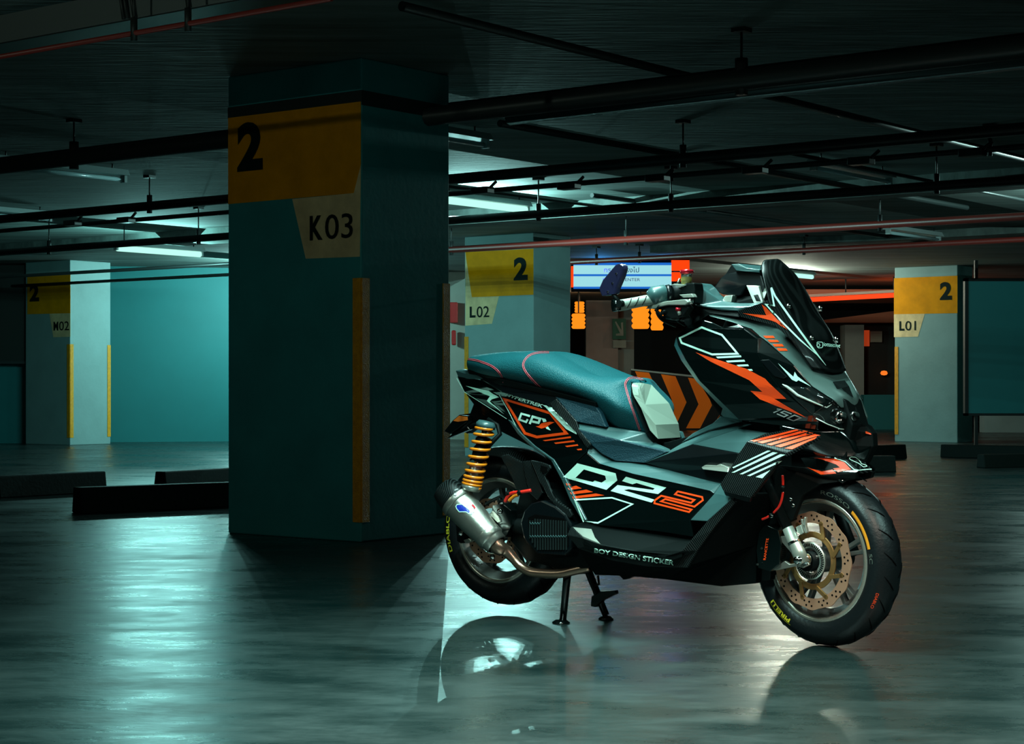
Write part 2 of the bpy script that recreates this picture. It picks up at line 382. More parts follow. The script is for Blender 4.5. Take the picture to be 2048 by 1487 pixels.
# ------------------------------------------------------------------ background: signboard, shops, barrier, partition
def quad(u0, v0, u1, v1, dep):
    a = at_depth(u0, v1, dep); b = at_depth(u1, v1, dep); return a, b, at_depth(u1, v0, dep), at_depth(u0, v0, dep)
def slab(mb, u0, v0, u1, v1, dep, th, c=V((0,0,0))):
    a, b, t, s = quad(u0, v0, u1, v1, dep); mb.prism([a-c, b-c, t-c, s-c], V((0, th, 0))); return mb
M['sign_white'] = emitter('backlit white sign face', (.34, .74, .80), 1.0)
M['sign_blue'] = emitter('backlit blue edge', (.01, .12, .50), 1.2)
M['sign_orange'] = emitter('backlit orange sign face', (1.0, .055, .004), 1.1)
M['sign_pink'] = mat('pink sign lettering', (.35, .05, .35), .5)
M['lantern'] = emitter('glowing orange lantern', (1.0, .24, .01), 1.25)
M['lantern_dim'] = mat('lantern rib', (.35, .09, .01), .6, emit=(1, .2, .01), es=.5)
M['neon'] = emitter('orange neon strip', (1.0, .06, .012), 1.3)
M['green'] = mat('green exit sign', (.01, .16, .08), .5)
M['white'] = mat('white plate', (.42, .42, .32), .5)
M['orange'] = mat('orange chevron paint', (.95, .22, .004), .6, spec=.2)
M['black'] = mat('black chevron ground', (.002, .004, .004), .6, spec=.2)
M['brown'] = mat('warm plaster', (.40, .27, .22), .7, var=.15, vscale=1)
M['greywall'] = mat('grey plaster', (.30, .32, .28), .7, var=.15, vscale=1)
M['red'] = mat('red fire cabinet', (.45, .02, .02), .4)

d = 24.0
a, b, t, s_ = quad(1143, 524, 1379, 582, d)
c = (a+b)/2; sg = empty('direction_signboard', c, 'backlit blue white and orange signboard hanging behind the mirror', 'sign')
MB().prism([a-c+V((0,.02,0)), b-c+V((0,.02,0)), t-c+V((0,.02,.05)), s_-c+V((0,.02,.02))], V((0,.18,0))).build('box', M['black'], sg)
mb = MB(); slab(mb, 1147, 530, 1343, 548, d, .02, c); slab(mb, 1147, 552, 1343, 573, d, .02, c); mb.build('light_panel', M['sign_white'], sg)
mb = MB(); slab(mb, 1343, 520, 1379, 541, d-.01, .03, c); slab(mb, 1343, 544, 1375, 562, d-.01, .03, c); mb.build('orange_panel', M['sign_orange'], sg)
mb = MB(); slab(mb, 1142, 532, 1147, 574, d-.01, .03, c); mb.build('red_edge', M['sign_orange'], sg)
mb = MB(); slab(mb, 1147, 525, 1343, 530, d-.005, .03, c); slab(mb, 1147, 573, 1343, 577, d-.005, .03, c); slab(mb, 1147, 548, 1343, 552, d-.005, .03, c); mb.build('blue_edge', M['sign_blue'], sg)
px = d/F
X = V((1,0,0))
plane_text('กรุณาตรงไป', at_depth(1208, 548, d)-c, X, Z, 70*px, 15*px, V((0,-1,0))*.004, M['sign_pink'], 'thai_lettering', sg, ofs=.0, th=1)
plane_text('DO NOT ENTER', at_depth(1206, 562, d)-c, X, Z, 74*px, 6*px, V((0,-1,0))*.004, M['sign_pink'], 'english_lettering', sg, ofs=.0, th=1)

def fwall(name, u0, u1, dep, z0, z1, m, th=.3):
    a = at_depth(u0, 800, dep); b = at_depth(u1, 800, dep)
    mb = MB().prism([V((a.x, dep, z0)), V((b.x, dep, z0)), V((b.x, dep, z1)), V((a.x, dep, z1))], V((0, th, 0)))
    return struct(mb.build(name, m))
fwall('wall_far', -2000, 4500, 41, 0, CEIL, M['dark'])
fwall('wall_centre', 1172, 1236, 36, 0, CEIL, M['brown'], .5)
fwall('wall_centre_side', 1236, 1268, 36.3, 0, CEIL, M['greywall'], .5)
fwall('wall_alcove', 893, 932, 27, 0, CEIL, M['greywall'], .3)
fwall('wall_right', 1968, 2300, 31, 0, 1.2, M['conc'], .3)
fwall('wall_kiosk', 1690, 1728, 34, 0, 1.9, M['greywall'], .5)
fwall('wall_low', 1728, 1800, 33, 0, .62, M['wall'], .3)
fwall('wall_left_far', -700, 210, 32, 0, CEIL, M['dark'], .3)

def lantern(u, v0, v1, wpx, dep, lab):
    p = at_depth(u, v1, dep); k = dep/F; h = (v1-v0)*k; R = wpx*k/2
    r = empty('paper_lantern', p, lab, 'lantern', 'glowing orange lanterns')
    prof = [(R*.5, 0)]; nr = 4
    for i in range(nr*6+1):
        a = i/(nr*6); w = abs(math.sin(a*nr*math.pi)); prof.append((R*(.82+.18*w), h*a))
    prof.append((R*.5, h))
    MB().lathe(prof, (0,0,0), Z, 20).build('shade', M['lantern'], r)
    MB().cyl(Z*h, Z*(CEIL-p.z), .012, 6).build('cord', M['rod'], r)
    return r
lantern(1159, 603, 625, 20, 33, 'small orange lantern just right of the L02 pillar, upper one')
lantern(1157, 627, 657, 28, 32, 'larger orange lantern just right of the L02 pillar, lower one')
lantern(1281, 613, 657, 36, 32, 'orange lantern hanging behind the throttle grip')
lantern(1314, 615, 660, 26, 33, 'orange lantern behind the brake lever, right of the other')

a, b, t, s_ = quad(1225, 637, 1252, 678, 35.9); c = (a+b)/2
ex = empty('exit_sign', c, 'green exit sign with a white arrow pointing down right, on the plaster wall', 'sign')
mb = MB(); slab(mb, 1225, 637, 1252, 678, 35.9, .06, c); mb.build('green_plate', M['green'], ex)
arrow = [(1230, 644), (1232, 642), (1243, 660), (1242, 645), (1246, 644), (1247, 671), (1232, 671), (1232, 667), (1240, 666)]
MB().prism([at_depth(u, v, 35.88)-c for u, v in arrow], V((0, .02, 0))).build('arrow', M['white'], ex)
mb = MB(); slab(mb, 1226, 680, 1252, 695, 35.9, .06, c); mb.build('white_plate', M['white'], ex)

# chevron barrier
dep = 32.5
A_ = at_depth(1262, 858, dep); A_.z = 0; B_ = at_depth(1452, 858, dep); B_.z = 0
c = (A_+B_)/2; br = empty('chevron_barrier', c, 'low concrete barrier with orange and black chevrons behind the seat', 'barrier')
def bz(v): return EYE - (v-HZ)/F*dep
mb = MB(); mb.prism([A_-c, B_-c, B_-c+Z*bz(757), A_-c+Z*bz(737)], V((0, .35, 0))); mb.build('block', M['conc'], br)
mb = MB(); mb.prism([A_-c+V((0,-.01,.0)), B_-c+V((0,-.01,.0)), B_-c+V((0,-.01,bz(761))), A_-c+V((0,-.01,bz(740)))], V((0, .01, 0))); mb.build('black_panel', M['black'], br)
for P_ in ([(1376, 755), (1404, 758), (1424, 810), (1400, 856), (1372, 856), (1397, 808)], [(1322, 748), (1351, 752), (1373, 804), (1349, 856), (1320, 856), (1344, 800)],
           [(1270, 742), (1298, 745), (1322, 797), (1298, 856), (1270, 856), (1293, 794)], [(1428, 761), (1450, 762), (1451, 790), (1450, 812), (1424, 856), (1449, 812)]):
    MB().prism([at_depth(u, v, dep-.012)-c-V((0,.003,0)) for u, v in P_], V((0, .003, 0))).build('orange_chevron', M['orange'], br)

# orange neon strip and kiosk at the right
p = at_depth(1700, 596, 29); n_ = empty('neon_strip', p, 'long glowing orange light strip right of the windshield', 'light strip')
a = at_depth(1560, 602, 29.5)-p; b = at_depth(1830, 588, 28)-p
MB().cyl(a, b, .035, 8).build('tube', M['neon'], n_)
MB().bar(a+Z*.06, b+Z*.06, .09, .04).build('rail', M['brown'], n_)
for k_ in (.15, .5, .85):
    q_ = a+(b-a)*k_+Z*.07; MB().cyl(q_, V((q_.x, q_.y, CEIL-p.z)), .01, 6).build('hanger', M['rod'], n_)
M['soffit'] = mat('reddish soffit panel', (.5, .16, .08), .6)
p = at_depth(1640, 570, 30)
o = MB().box(V((p.x+1.3, 31.5, 2.30)), (7.5, 2.4, .12)).build('trim_4', M['soffit']); struct(o)
c = at_depth(1752, 858, 34.5); c.z = 0
kq = empty('ticket_kiosk', c, 'dark kiosk with a small orange panel and a grey sign left of the L01 pillar', 'kiosk')
MB().box((0.3,.6,.95), (1.35, 1.1, 1.9)).build('cabin', M['dark'], kq, bevel=.02)
MB().prism([V((-1.4,-.3,1.95)), V((1.3,-.3,1.95)), V((1.2,-.3,2.28))], V((0,1.6,0))).build('roof', M['soffit'], kq)
mb = MB(); slab(mb, 1725, 660, 1739, 692, 34.4, .03, c); mb.build('orange_panel', mat('dim orange panel', (.5, .06, .02), .5, emit=(1, .1, .02), es=.25), kq)
mb = MB(); slab(mb, 1741, 662, 1764, 684, 34.4, .03, c); mb.build('grey_sign', M['white'], kq)
mb = MB().lathe([(.0, 0), (.05, .01), (.07, .04), (.05, .08), (0, .09)], at_depth(1768, 746, 34.3)-c-Z*.04, Z, 12); mb.build('indicator_lamp', emitter('dim orange bulb', (1, .2, .02), 1.0), kq)

# hanging partition at the right and a dark panel at the left
c = at_depth(2020, 828, 24.0); pr = empty('hanging_partition', c, 'large teal lit partition panel at the right edge, beside the L01 pillar', 'partition')
M['partition'] = mat('smooth partition sheet', (.04, .34, .36), .45, var=.05, vscale=.6)
mb = MB(); slab(mb, 1936, 560, 2140, 828, 24, .06, c); mb.build('sheet', M['partition'], pr)
mb = MB(); slab(mb, 1930, 556, 2146, 562, 23.98, .1, c); slab(mb, 1930, 826, 2146, 831, 23.98, .1, c); slab(mb, 1930, 556, 1937, 831, 23.98, .1, c); mb.build('frame', M['band'], pr)
mb = MB()
for u in (1950, 2090): slab(mb, u, 831, u+6, 892, 24, .06, c); slab(mb, u, 520, u+6, 556, 24, .06, c)
mb.build('post', M['band'], pr)
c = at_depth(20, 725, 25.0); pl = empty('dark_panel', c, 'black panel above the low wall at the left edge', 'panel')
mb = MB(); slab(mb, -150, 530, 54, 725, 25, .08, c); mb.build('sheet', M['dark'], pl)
mb = MB(); slab(mb, -150, 722, 54, 727, 24.98, .12, c); mb.build('frame', M['band'], pl)
c = at_depth(906, 640, 26.9); fc = empty('fire_cabinet', c, 'small red fire cabinet on the wall between the K03 and L02 pillars', 'fire cabinet')
mb = MB(); slab(mb, 898, 604, 915, 645, 26.8, .2, c); mb.build('cabinet_box', M['red'], fc, bevel=.01)
mb = MB(); slab(mb, 903, 660, 912, 690, 26.8, .12, c); mb.build('extinguisher_shell', M['red'], fc, bevel=.02)

def glow(parent, loc_, col, w):
    ld = bpy.data.lights.new('sign_light', 'POINT'); ld.energy = w; ld.color = col; ld.shadow_soft_size = 0
    lo = bpy.data.objects.new('sign_light', ld); C.objects.link(lo); lo.parent = parent; lo.location = loc_
glow(sg, (-.4, -.05, .24), (.05, .35, 1), 5); glow(sg, (.45, -.05, .27), (.05, .35, 1), 5)
for k in (-1.2, -.3, .6, 1.4): glow(n_, (k, -.02, -.08), (1, .12, .03), 5)

for o_ in list(C.objects):
    if o_.name.startswith('paper_lantern'): glow(o_, (0, -.5, .2), (1, .55, .3), 7)

for nm_, x_ in (('wall_side_left', -24), ('wall_side_right', 34)):
    struct(MB().box((x_, 15, CEIL/2), (.3, 52, CEIL)).build(nm_, M['dark']))
struct(MB().box((5, -10.8, CEIL/2), (58, .3, CEIL)).build('wall_behind', M['conc_dk']))
# ====================================================================== the scooter
TH = math.radians(40)
FW = V((math.cos(TH), -math.sin(TH), 0)); LF = V((math.sin(TH), math.cos(TH), 0))
WB = 1.27
FC = V((.956, 5.62, 0)); R0 = FC - FW*WB
def loc(w): d = w - R0; return V((d.dot(FW), d.dot(LF), d.z))
def P(u, v, y):
    """point of the scooter (x forward, y to its left, z up) seen at u, v at the lateral distance y"""
    return loc(on_plane(u, v, R0+LF*y, LF))
def PP(l): return [P(*p) for p in l]
CAMLOC = loc(E0)
def lray(u, v):
    d = ray(u, v); return V((d.dot(FW), d.dot(LF), d.z)).normalized()
root = empty('scooter', R0, 'black maxi scooter with orange and white graphics on its centre stand', 'scooter', rz=-TH)

M['blk'] = mat('satin black bodywork', (.002, .004, .005), .30, coat=.2, spec=.3)
M['gloss'] = mat('gloss black bodywork', (.001, .003, .003), .14, coat=.5)
M['teal'] = mat('satin dark grey bodywork', (.035, .085, .088), .36, coat=.2)
M['hood'] = mat('pearl dark nose bodywork', (.10, .155, .145), .28, metal=.3, coat=.5)
M['plast'] = mat('rough black plastic', (.002, .004, .004), .5, spec=.12)
M['seat'] = mat('seat vinyl', (.004, .075, .09), .5, spec=.3, bump=.35, bscale=260)
M['seat2'] = mat('seat side vinyl', (.005, .035, .052), .5, bump=.35, bscale=260)
M['stitch'] = mat('red seat stitching', (.75, .08, .11), .5)
M['nosec'] = mat('satin silver paint', (.30, .36, .30), .36, metal=.3)
M['drl'] = mat('pale light guide', (.55, .62, .56), .25, coat=.5)
M['silver'] = mat('brushed silver', (.50, .52, .46), .32, metal=.7)
M['titan'] = mat('brushed titanium', (.50, .47, .42), .33, metal=.92, bump=.05, bscale=90)
M['copper'] = mat('heat tinted pipe', (.50, .30, .22), .25, metal=.95)
M['chrome'] = mat('chrome', (.6, .6, .58), .12, metal=1)
M['disc'] = mat('brushed brake disc', (.72, .37, .24), .4, metal=.7)
M['gold'] = mat('gold carrier', (.42, .22, .08), .35, metal=.8)
M['tyre'] = mat('tyre rubber', (.0035, .0055, .0065), .4, spec=.35, bump=.1, bscale=120)
M['rim'] = mat('grey rim metal', (.26, .26, .25), .3, metal=.8)
M['rimlip'] = mat('bright rim lip', (.62, .58, .50), .25, metal=.8)
M['spring'] = mat('orange spring paint', (.95, .25, .01), .3, coat=.4)
M['hose'] = mat('red hose', (.9, .02, .01), .35, coat=.3)
M['wht'] = mat('white sticker film', (.60, .88, .76), .4)
M['void'] = mat('dull black underbody', (.0015, .003, .003), .6, spec=.06)
M['org'] = mat('orange sticker film', (.95, .065, .006), .35)
M['yelt'] = mat('yellow tyre lettering', (.55, .48, .02), .5)
M['gryt'] = mat('grey tyre lettering', (.10, .12, .10), .5)
M['orgt'] = mat('orange tyre band', (.80, .27, .01), .5)
M['grip'] = mat('grey grip rubber', (.26, .30, .26), .55)
M['mirror'] = mat('dark violet mirror back', (.012, .012, .035), .2, coat=.6)
M['redm'] = mat('red anodised metal', (.6, .015, .03), .2, metal=.6)
M['fluid'] = mat('yellow brake fluid', (.62, .48, .02), .1, coat=.5)
M['glass'] = mat('clear cup', (.7, .75, .7), .05, trans=.9)
M['lens'] = mat('smoked lens', (.01, .014, .014), .06, coat=1)
M['blue'] = mat('blue badge enamel', (.01, .03, .40), .3, coat=.5)
M['hole'] = mat('drilled hole', (.002, .002, .002), .8, spec=.02)
M['amber'] = mat('amber reflector', (.75, .16, .02), .25, coat=.5)
def carbon(hi=1.0):
    m = mat('carbon fibre', (.012, .016, .016), .4, coat=.08, spec=.12); nt = m.node_tree; b = nt.nodes['Principled BSDF']
    tc = nt.nodes.new('ShaderNodeTexCoord'); mp = nt.nodes.new('ShaderNodeMapping'); mp.inputs['Rotation'].default_value = (0, .55, 0)
    nt.links.new(tc.outputs['Object'], mp.inputs[0])
    w = nt.nodes.new('ShaderNodeTexWave'); w.wave_type = 'BANDS'; w.bands_direction = 'X'; w.inputs['Scale'].default_value = 55; w.inputs['Distortion'].default_value = 0
    nt.links.new(mp.outputs[0], w.inputs['Vector'])
    r = nt.nodes.new('ShaderNodeValToRGB'); r.color_ramp.elements[0].position = .55; r.color_ramp.elements[1].position = .9
    r.color_ramp.elements[0].color = (.001, .002, .002, 1); r.color_ramp.elements[1].color = (.020*hi, .026*hi, .026*hi, 1)
    nt.links.new(w.outputs['Fac'], r.inputs[0]); nt.links.new(r.outputs[0], b.inputs['Base Color']); return m
M['carb'] = carbon(); M['carb_ws'] = carbon(.35)

SURF = []     # panels that stickers can lie on
def tri2(poly, holes=()):
    return tessellate_polygon([[V((p[0], p[1], 0)) for p in poly]] + [[V((p[0], p[1], 0)) for p in h] for h in holes])
def panel(name, pts, m, th=.008, bevel=.0025, parent=None, mirror=True, surf=True, inward=None):
    tris = tri2(pts); n = len(pts); f = PP(pts); off = V((0, th, 0)) if inward is None else V(inward)
    def mk(sg):
        g = [V((p.x, p.y*sg, p.z)) for p in f]; b = [V((p.x+off.x, (p.y+off.y)*sg, p.z+off.z)) for p in f]
        fs = [tuple(t) for t in tris] + [tuple(n+i for i in t) for t in tris] + [(i, (i+1) % n, n+(i+1) % n, n+i) for i in range(n)]
        o = link_mesh(name, g+b, fs, m, parent or root, bevel=bevel); return o
    o = mk(1)
    if surf: SURF.append(o)
    if mirror: mk(-1)
    return o
def cr(a, b, c, d, t):
    return .5*((2*b) + (c-a)*t + (2*a-5*b+4*c-d)*t*t + (3*b-a-3*c+d)*t*t*t)
def spline(pts, n):
    m = len(pts); out = []
    for i in range(m-1):
        a, b, c, d = pts[max(i-1, 0)], pts[i], pts[i+1], pts[min(i+2, m-1)]
        for k in range(n): out.append(cr(a, b, c, d, k/n))
    out.append(pts[-1]); return out
def patch(name, rows, m, nu=5, nv=5, mirror=True, parent=None, surf=True, cap=True, th=0, bevel=0):
    """rows of (u,v,y) points; the last row lies on the centre plane when mirror"""
    R = [spline(PP(r), nu) for r in rows]
    cols = [spline([r[i] for r in R], nv) for i in range(len(R[0]))]
    if mirror: cols = [c + [V((p.x, -p.y, p.z)) for p in c[-2::-1]] for c in cols]
    a, b = len(cols), len(cols[0]); vs = [p for c in cols for p in c]
    fs = [(i*b+j, i*b+j+1, (i+1)*b+j+1, (i+1)*b+j) for i in range(a-1) for j in range(b-1)]
    if cap and mirror:
        fs += [tuple(range(b)), tuple((a-1)*b+j for j in range(b))[::-1]] + [(i*b, (i+1)*b, (i+1)*b+b-1, i*b+b-1) for i in range(a-1)]
    o = link_mesh(name, vs, fs, m, parent or root, smooth=True)
    if th:
        s = o.modifiers.new('solid', 'SOLIDIFY'); s.thickness = th; s.offset = -1
    if surf: SURF.append(o)
    return o
def make_bvh(objs):
    vs = []; fs = []
    for o in objs:
        b = len(vs); vs += [v.co.copy() for v in o.data.vertices]; fs += [tuple(b+i for i in p.vertices) for p in o.data.polygons]
    return BVHTree.FromPolygons(vs, fs)
BV = None
def onto(u, v, off=.0012, y0=-.15):
    h = BV.ray_cast(CAMLOC, lray(u, v))
    if h[0] is None: return P(u, v, y0), V((0, -1, 0))
    n = h[1]
    if n.dot(lray(u, v)) > 0: n = -n
    return h[0] + n*off, n
def decal_from(vs2, fs, m, name, parent, off=.0014, seg=9):
    bm = bmesh.new(); bv = [bm.verts.new((x, y, 0)) for x, y in vs2]
    for f in fs:
        try: bm.faces.new([bv[i] for i in f])
        except ValueError: pass
    bmesh.ops.triangulate(bm, faces=bm.faces)
    for _ in range(4):
        e = [e for e in bm.edges if e.calc_length() > seg]
        if not e: break
        bmesh.ops.subdivide_edges(bm, edges=e, cuts=1); bmesh.ops.triangulate(bm, faces=bm.faces)
    bm.verts.index_update()
    out = [onto(v.co.x, v.co.y, off)[0] for v in bm.verts]; ff = [tuple(v.index for v in f.verts) for f in bm.faces]; bm.free()
    return link_mesh(name, out, ff, m, parent)
def zc(pts, ox, oy, s): return [(ox+x/s, oy+y/s) for x, y in pts]
def sticker(pts, m, name, parent, holes=(), off=.0014):
    allp = list(pts) + [p for h in holes for p in h]
    return decal_from(allp, tri2(pts, holes), m, name, parent, off)
def stroke2(pts, w, closed=False, taper=False):
    """polyline outline with mitred joints -> quads"""
    n = len(pts); L_ = []; R_ = []
    for i in range(n):
        p = V(pts[i]); a = V(pts[i-1]) if (i > 0 or closed) else None; b = V(pts[(i+1) % n]) if (i < n-1 or closed) else None
        d1 = (p-a).normalized() if a is not None else (b-p).normalized(); d2 = (b-p).normalized() if b is not None else d1
        n1 = V((-d1.y, d1.x)); n2 = V((-d2.y, d2.x)); mm = (n1+n2)
        mm = mm.normalized() if mm.length > 1e-4 else n1
        k = w/2/max(.45, mm.dot(n1))
        if taper and i == n-1: k *= .15
        L_.append(p+mm*k); R_.append(p-mm*k)
    vs = [tuple(x) for q in zip(L_, R_) for x in q]; m_ = n if closed else n-1
    return vs, [(2*i, 2*i+1, (2*i+3) % (2*n), (2*i+2) % (2*n)) for i in range(m_)]
def strokes(lines, w, m, name, parent, closed=False, taper=False, off=.0014):
    V_ = []; F_ = []
    for l in lines:
        vs, fs = stroke2(l, w, closed, taper); b = len(V_); V_ += vs; F_ += [tuple(b+i for i in f) for f in fs]
    return decal_from(V_, F_, m, name, parent, off)
def text_decal(body, bl, br, tr, tl, m, name, parent, ofs=.02, off=.0014):
    uv, fs = text_mesh(body, ofs)
    vs = []
    for x, y in uv:
        a = V(bl)*(1-x)+V(br)*x; b = V(tl)*(1-x)+V(tr)*x; p = a*(1-y)+b*y; vs.append((p.x, p.y))
    return decal_from(vs, fs, m, name, parent, off, 30)

# ------------------------------------------------------------------ wheels
ST = math.radians(8)
def wheel(name, c, xd, yd, R, hw, rimR, nsp, label=None):
    w = MB(); rl = rimR
    w.lathe([(rl-.012, -hw*.78), (rl, -hw*.80), (rl+.004, -hw*.72), (rl-.004, -hw*.62), (rl-.022, -hw*.45), (rl-.03, 0), (rl-.022, hw*.45), (rl-.004, hw*.62), (rl+.004, hw*.72), (rl, hw*.80),
             (rl-.012, hw*.78), (rl-.020, hw*.55), (rl-.036, hw*.3), (rl-.040, 0), (rl-.036, -hw*.3), (rl-.020, -hw*.55)], c, yd, 72, closed=True)
    for k in range(nsp):
        for dk in (-.13, .13):
            a = 2*math.pi*k/nsp+.35+dk; d = xd*math.cos(a)+Z*math.sin(a); a2 = 2*math.pi*k/nsp+.35; d2 = xd*math.cos(a2)+Z*math.sin(a2)
            w.bar(c+d2*.035, c+d*(rl-.034), .013, .022, up=yd)
    w.cyl(c-yd*.05, c+yd*.05, .038, 24)
    wo = w.build(name, M['rim'], root, bevel=.002)
    l = MB().lathe([(rl-.013, -hw*.80), (rl-.003, -hw*.84), (rl+.003, -hw*.80), (rl+.003, -hw*.70), (rl-.013, -hw*.70)], c, yd, 72, closed=True)
    l.build('rim_lip', M['rimlip'], wo)
    prof = [(rl-.004, -hw*.70), (rl+.003, -hw*.86), (rl+.018, -hw*.98), (rl+.038, -hw), (R-.030, -hw*.93), (R-.016, -hw*.74), (R-.005, -hw*.42), (R, 0)]
    prof = prof + [(r, -o) for r, o in prof[-2::-1]]
    t = MB().lathe(prof, c, yd, 96).build('tyre', M['tyre'], wo)
    # tread grooves: short dark cuts lying across the tread
    g = MB()
    for k in range(22):
        for sgn in (-1, 1):
            a0 = 2*math.pi*(k+(.5 if sgn > 0 else 0))/22; line = []
            for q in range(5):
                f = q/4; a = a0+.16*f; o = sgn*hw*(.12+.62*f)
                rr = R+.0006 - .005*(abs(o)/hw/.42)**2 if abs(o) < hw*.42 else R-.0044-.011*(abs(o)/hw-.42)/.32
                line.append(c + (xd*math.cos(a)+Z*math.sin(a))*rr + yd*o)
            g.tube(line, [.0008, .0017, .002, .0017, .0008], 5)
    go = g.build('tread_grooves', M['hole'], wo); go['kind'] = 'stuff'
    return wo, t
def polar_text(body, c, xd, yd, a0, a1, r0, r1, tyre, m, name, parent, ofs=.0, pts=None):
    uv, fs = text_mesh(body, ofs) if pts is None else pts
    bm = bmesh.new(); bv = [bm.verts.new((x, y, 0)) for x, y in uv]
    for f in fs:
        try: bm.faces.new([bv[i] for i in f])
        except ValueError: pass
    bmesh.ops.triangulate(bm, faces=bm.faces)
    for _ in range(3):
        e = [e for e in bm.edges if e.calc_length() > .12]
        if e: bmesh.ops.subdivide_edges(bm, edges=e, cuts=1); bmesh.ops.triangulate(bm, faces=bm.faces)
    bm.verts.index_update(); bt = make_bvh([tyre]); out = []
    for v in bm.verts:
        a = math.radians(a0+(a1-a0)*v.co.x); r = r0+(r1-r0)*v.co.y; p = c+(xd*math.cos(a)+Z*math.sin(a))*r - yd*.3
        h = bt.ray_cast(p, yd); q = h[0] if h[0] is not None else p+yd*.24
        out.append(q-yd*.0012)
    ff = [tuple(v.index for v in f.verts) for f in bm.faces]; bm.free()
    return link_mesh(name, out, ff, m, parent)
BAR = ([(0,0),(1,0),(1,1),(0,1)], [(0,1,2,3)])
BAR = ([(i/12, j) for j in (0, 1) for i in range(13)], [(i, i+1, 14+i, 13+i) for i in range(12)])

XF = V((math.cos(ST), -math.sin(ST), 0)); YF = V((math.sin(ST), math.cos(ST), 0))
CF = V((WB, 0, .262)); CR = V((0, 0, .289))
XR = V((1,0,0)); YR = V((0,1,0))
fwo, fty = wheel('front_wheel', CF, XF, YF, .262, .056, .186, 5)
polar_text('PIRELLI', CF, XF, YF, 243, 219, .209, .222, fty, M['yelt'], 'tyre_lettering', fwo, .03)
polar_text('', CF, XF, YF, 245, 219, .2245, .2265, fty, M['yelt'], 'tyre_line', fwo, pts=BAR)
polar_text('ROSSO', CF, XF, YF, 84, 52, .202, .214, fty, M['gryt'], 'tyre_lettering', fwo)
polar_text('SC', CF, XF, YF, 9, 1, .202, .214, fty, M['gryt'], 'tyre_lettering', fwo)
polar_text('', CF, XF, YF, 48, 13, .199, .211, fty, M['orgt'], 'tyre_band', fwo, pts=BAR)
polar_text('DIABLO', CF, XF, YF, -20, -32, .236, .243, fty, M['org'], 'tyre_lettering', fwo)
rwo, rty = wheel('rear_wheel', CR, XR, YR, .262, .070, .182, 5)
polar_text('DIABLO', CR, XR, YR, 203, 168, .208, .224, rty, M['yelt'], 'tyre_lettering', rwo, .02)

class MM(MB):
    """builder with several materials in one mesh"""
    def __init__(s): super().__init__(); s.mi = []; s.cur = 0
    def mark(s):
        s.mi += [s.cur]*(len(s.f)-len(s.mi)); return s
    def use(s, i): s.mark(); s.cur = i; return s
    def build(s, name, mats, parent=None, bevel=0):
        s.mark(); o = link_mesh(name, s.v, s.f, None, parent, bevel=bevel, mats=mats, fm=s.mi)
        for p, q in zip(o.data.polygons, s.sm): p.use_smooth = q
        return o
def disc(name, c, xd, yd, y0, ri, ro, parent, wav=12, rows=(.33, .7), nh=14, m=None):
    b = MM(); N = 144; c0 = c + yd*y0; vs = []
    for s_ in (0, .004):
        for k in range(N):
            a = 2*math.pi*k/N; d = xd*math.cos(a)+Z*math.sin(a); w = 1+.02*max(-.5, math.cos(wav*a))
            vs += [c0+d*ri+yd*s_, c0+d*ro*w+yd*s_]
    fs = []
    for k in range(N):
        j = (k+1) % N; A = 2*k; B_ = 2*j; O = 2*N
        fs += [(A, A+1, B_+1, B_), (O+A, O+B_, O+B_+1, O+A+1), (A+1, O+A+1, O+B_+1, B_+1), (A, B_, O+B_, O+A)]
    b.add(vs, fs); b.use(1)
    for r_i, f in enumerate(rows):
        for k in range(nh*3):
            if k % 3 == 2: continue
            a = 2*math.pi*(k+.5*r_i)/(nh*3); p = c0 + (xd*math.cos(a)+Z*math.sin(a))*(ri+(ro-ri)*f)
            b.cyl(p-yd*.0008, p+yd*.0048, .0033, 8)
    return b.build(name, [m or M['disc'], M['hole']], parent)
fd = disc('front_brake_disc', CF, XF, YF, -.072, .114, .146, root)
# gold floating carrier, abs ring and hub
b = MB(); c0 = CF - YF*.070
b.lathe([(.070, 0), (.088, 0), (.088, .005), (.070, .005)], c0, YF, 60, closed=True)
for k in range(8):
    a = 2*math.pi*k/8+.2; d = XF*math.cos(a)+Z*math.sin(a); a2 = a+.28; d2 = XF*math.cos(a2)+Z*math.sin(a2)
    b.bar(c0+d*.080, c0+d2*.120, .013, .006, up=YF)
    b.cyl(c0+d2*.118-YF*.003, c0+d2*.118+YF*.007, .008, 12)
b.build('disc_carrier', M['gold'], fd, bevel=.001)
b = MM(); c1 = CF - YF*.080; b.lathe([(.036, 0), (.057, 0), (.057, .003), (.036, .003)], c1, YF, 72, closed=True); b.use(1)
for k in range(48):
    a = 2*math.pi*k/48; d = XF*math.cos(a)+Z*math.sin(a); b.bar(c1+d*.043-YF*.0006, c1+d*.053-YF*.0006, .0028, .002, up=YF)
b.build('abs_ring', [M['silver'], M['hole']], fd)
MB().cyl(CF-YF*.10, CF+YF*.10, .030, 32).build('hub', M['plast'], fwo)
for k in range(3):
    a = k*2.09+.5; d = XF*math.cos(a)+Z*math.sin(a); MB().cyl(c1+d*.029-YF*.006, c1+d*.029+YF*.01, .005, 8).build('disc_bolt', M['chrome'], fd)
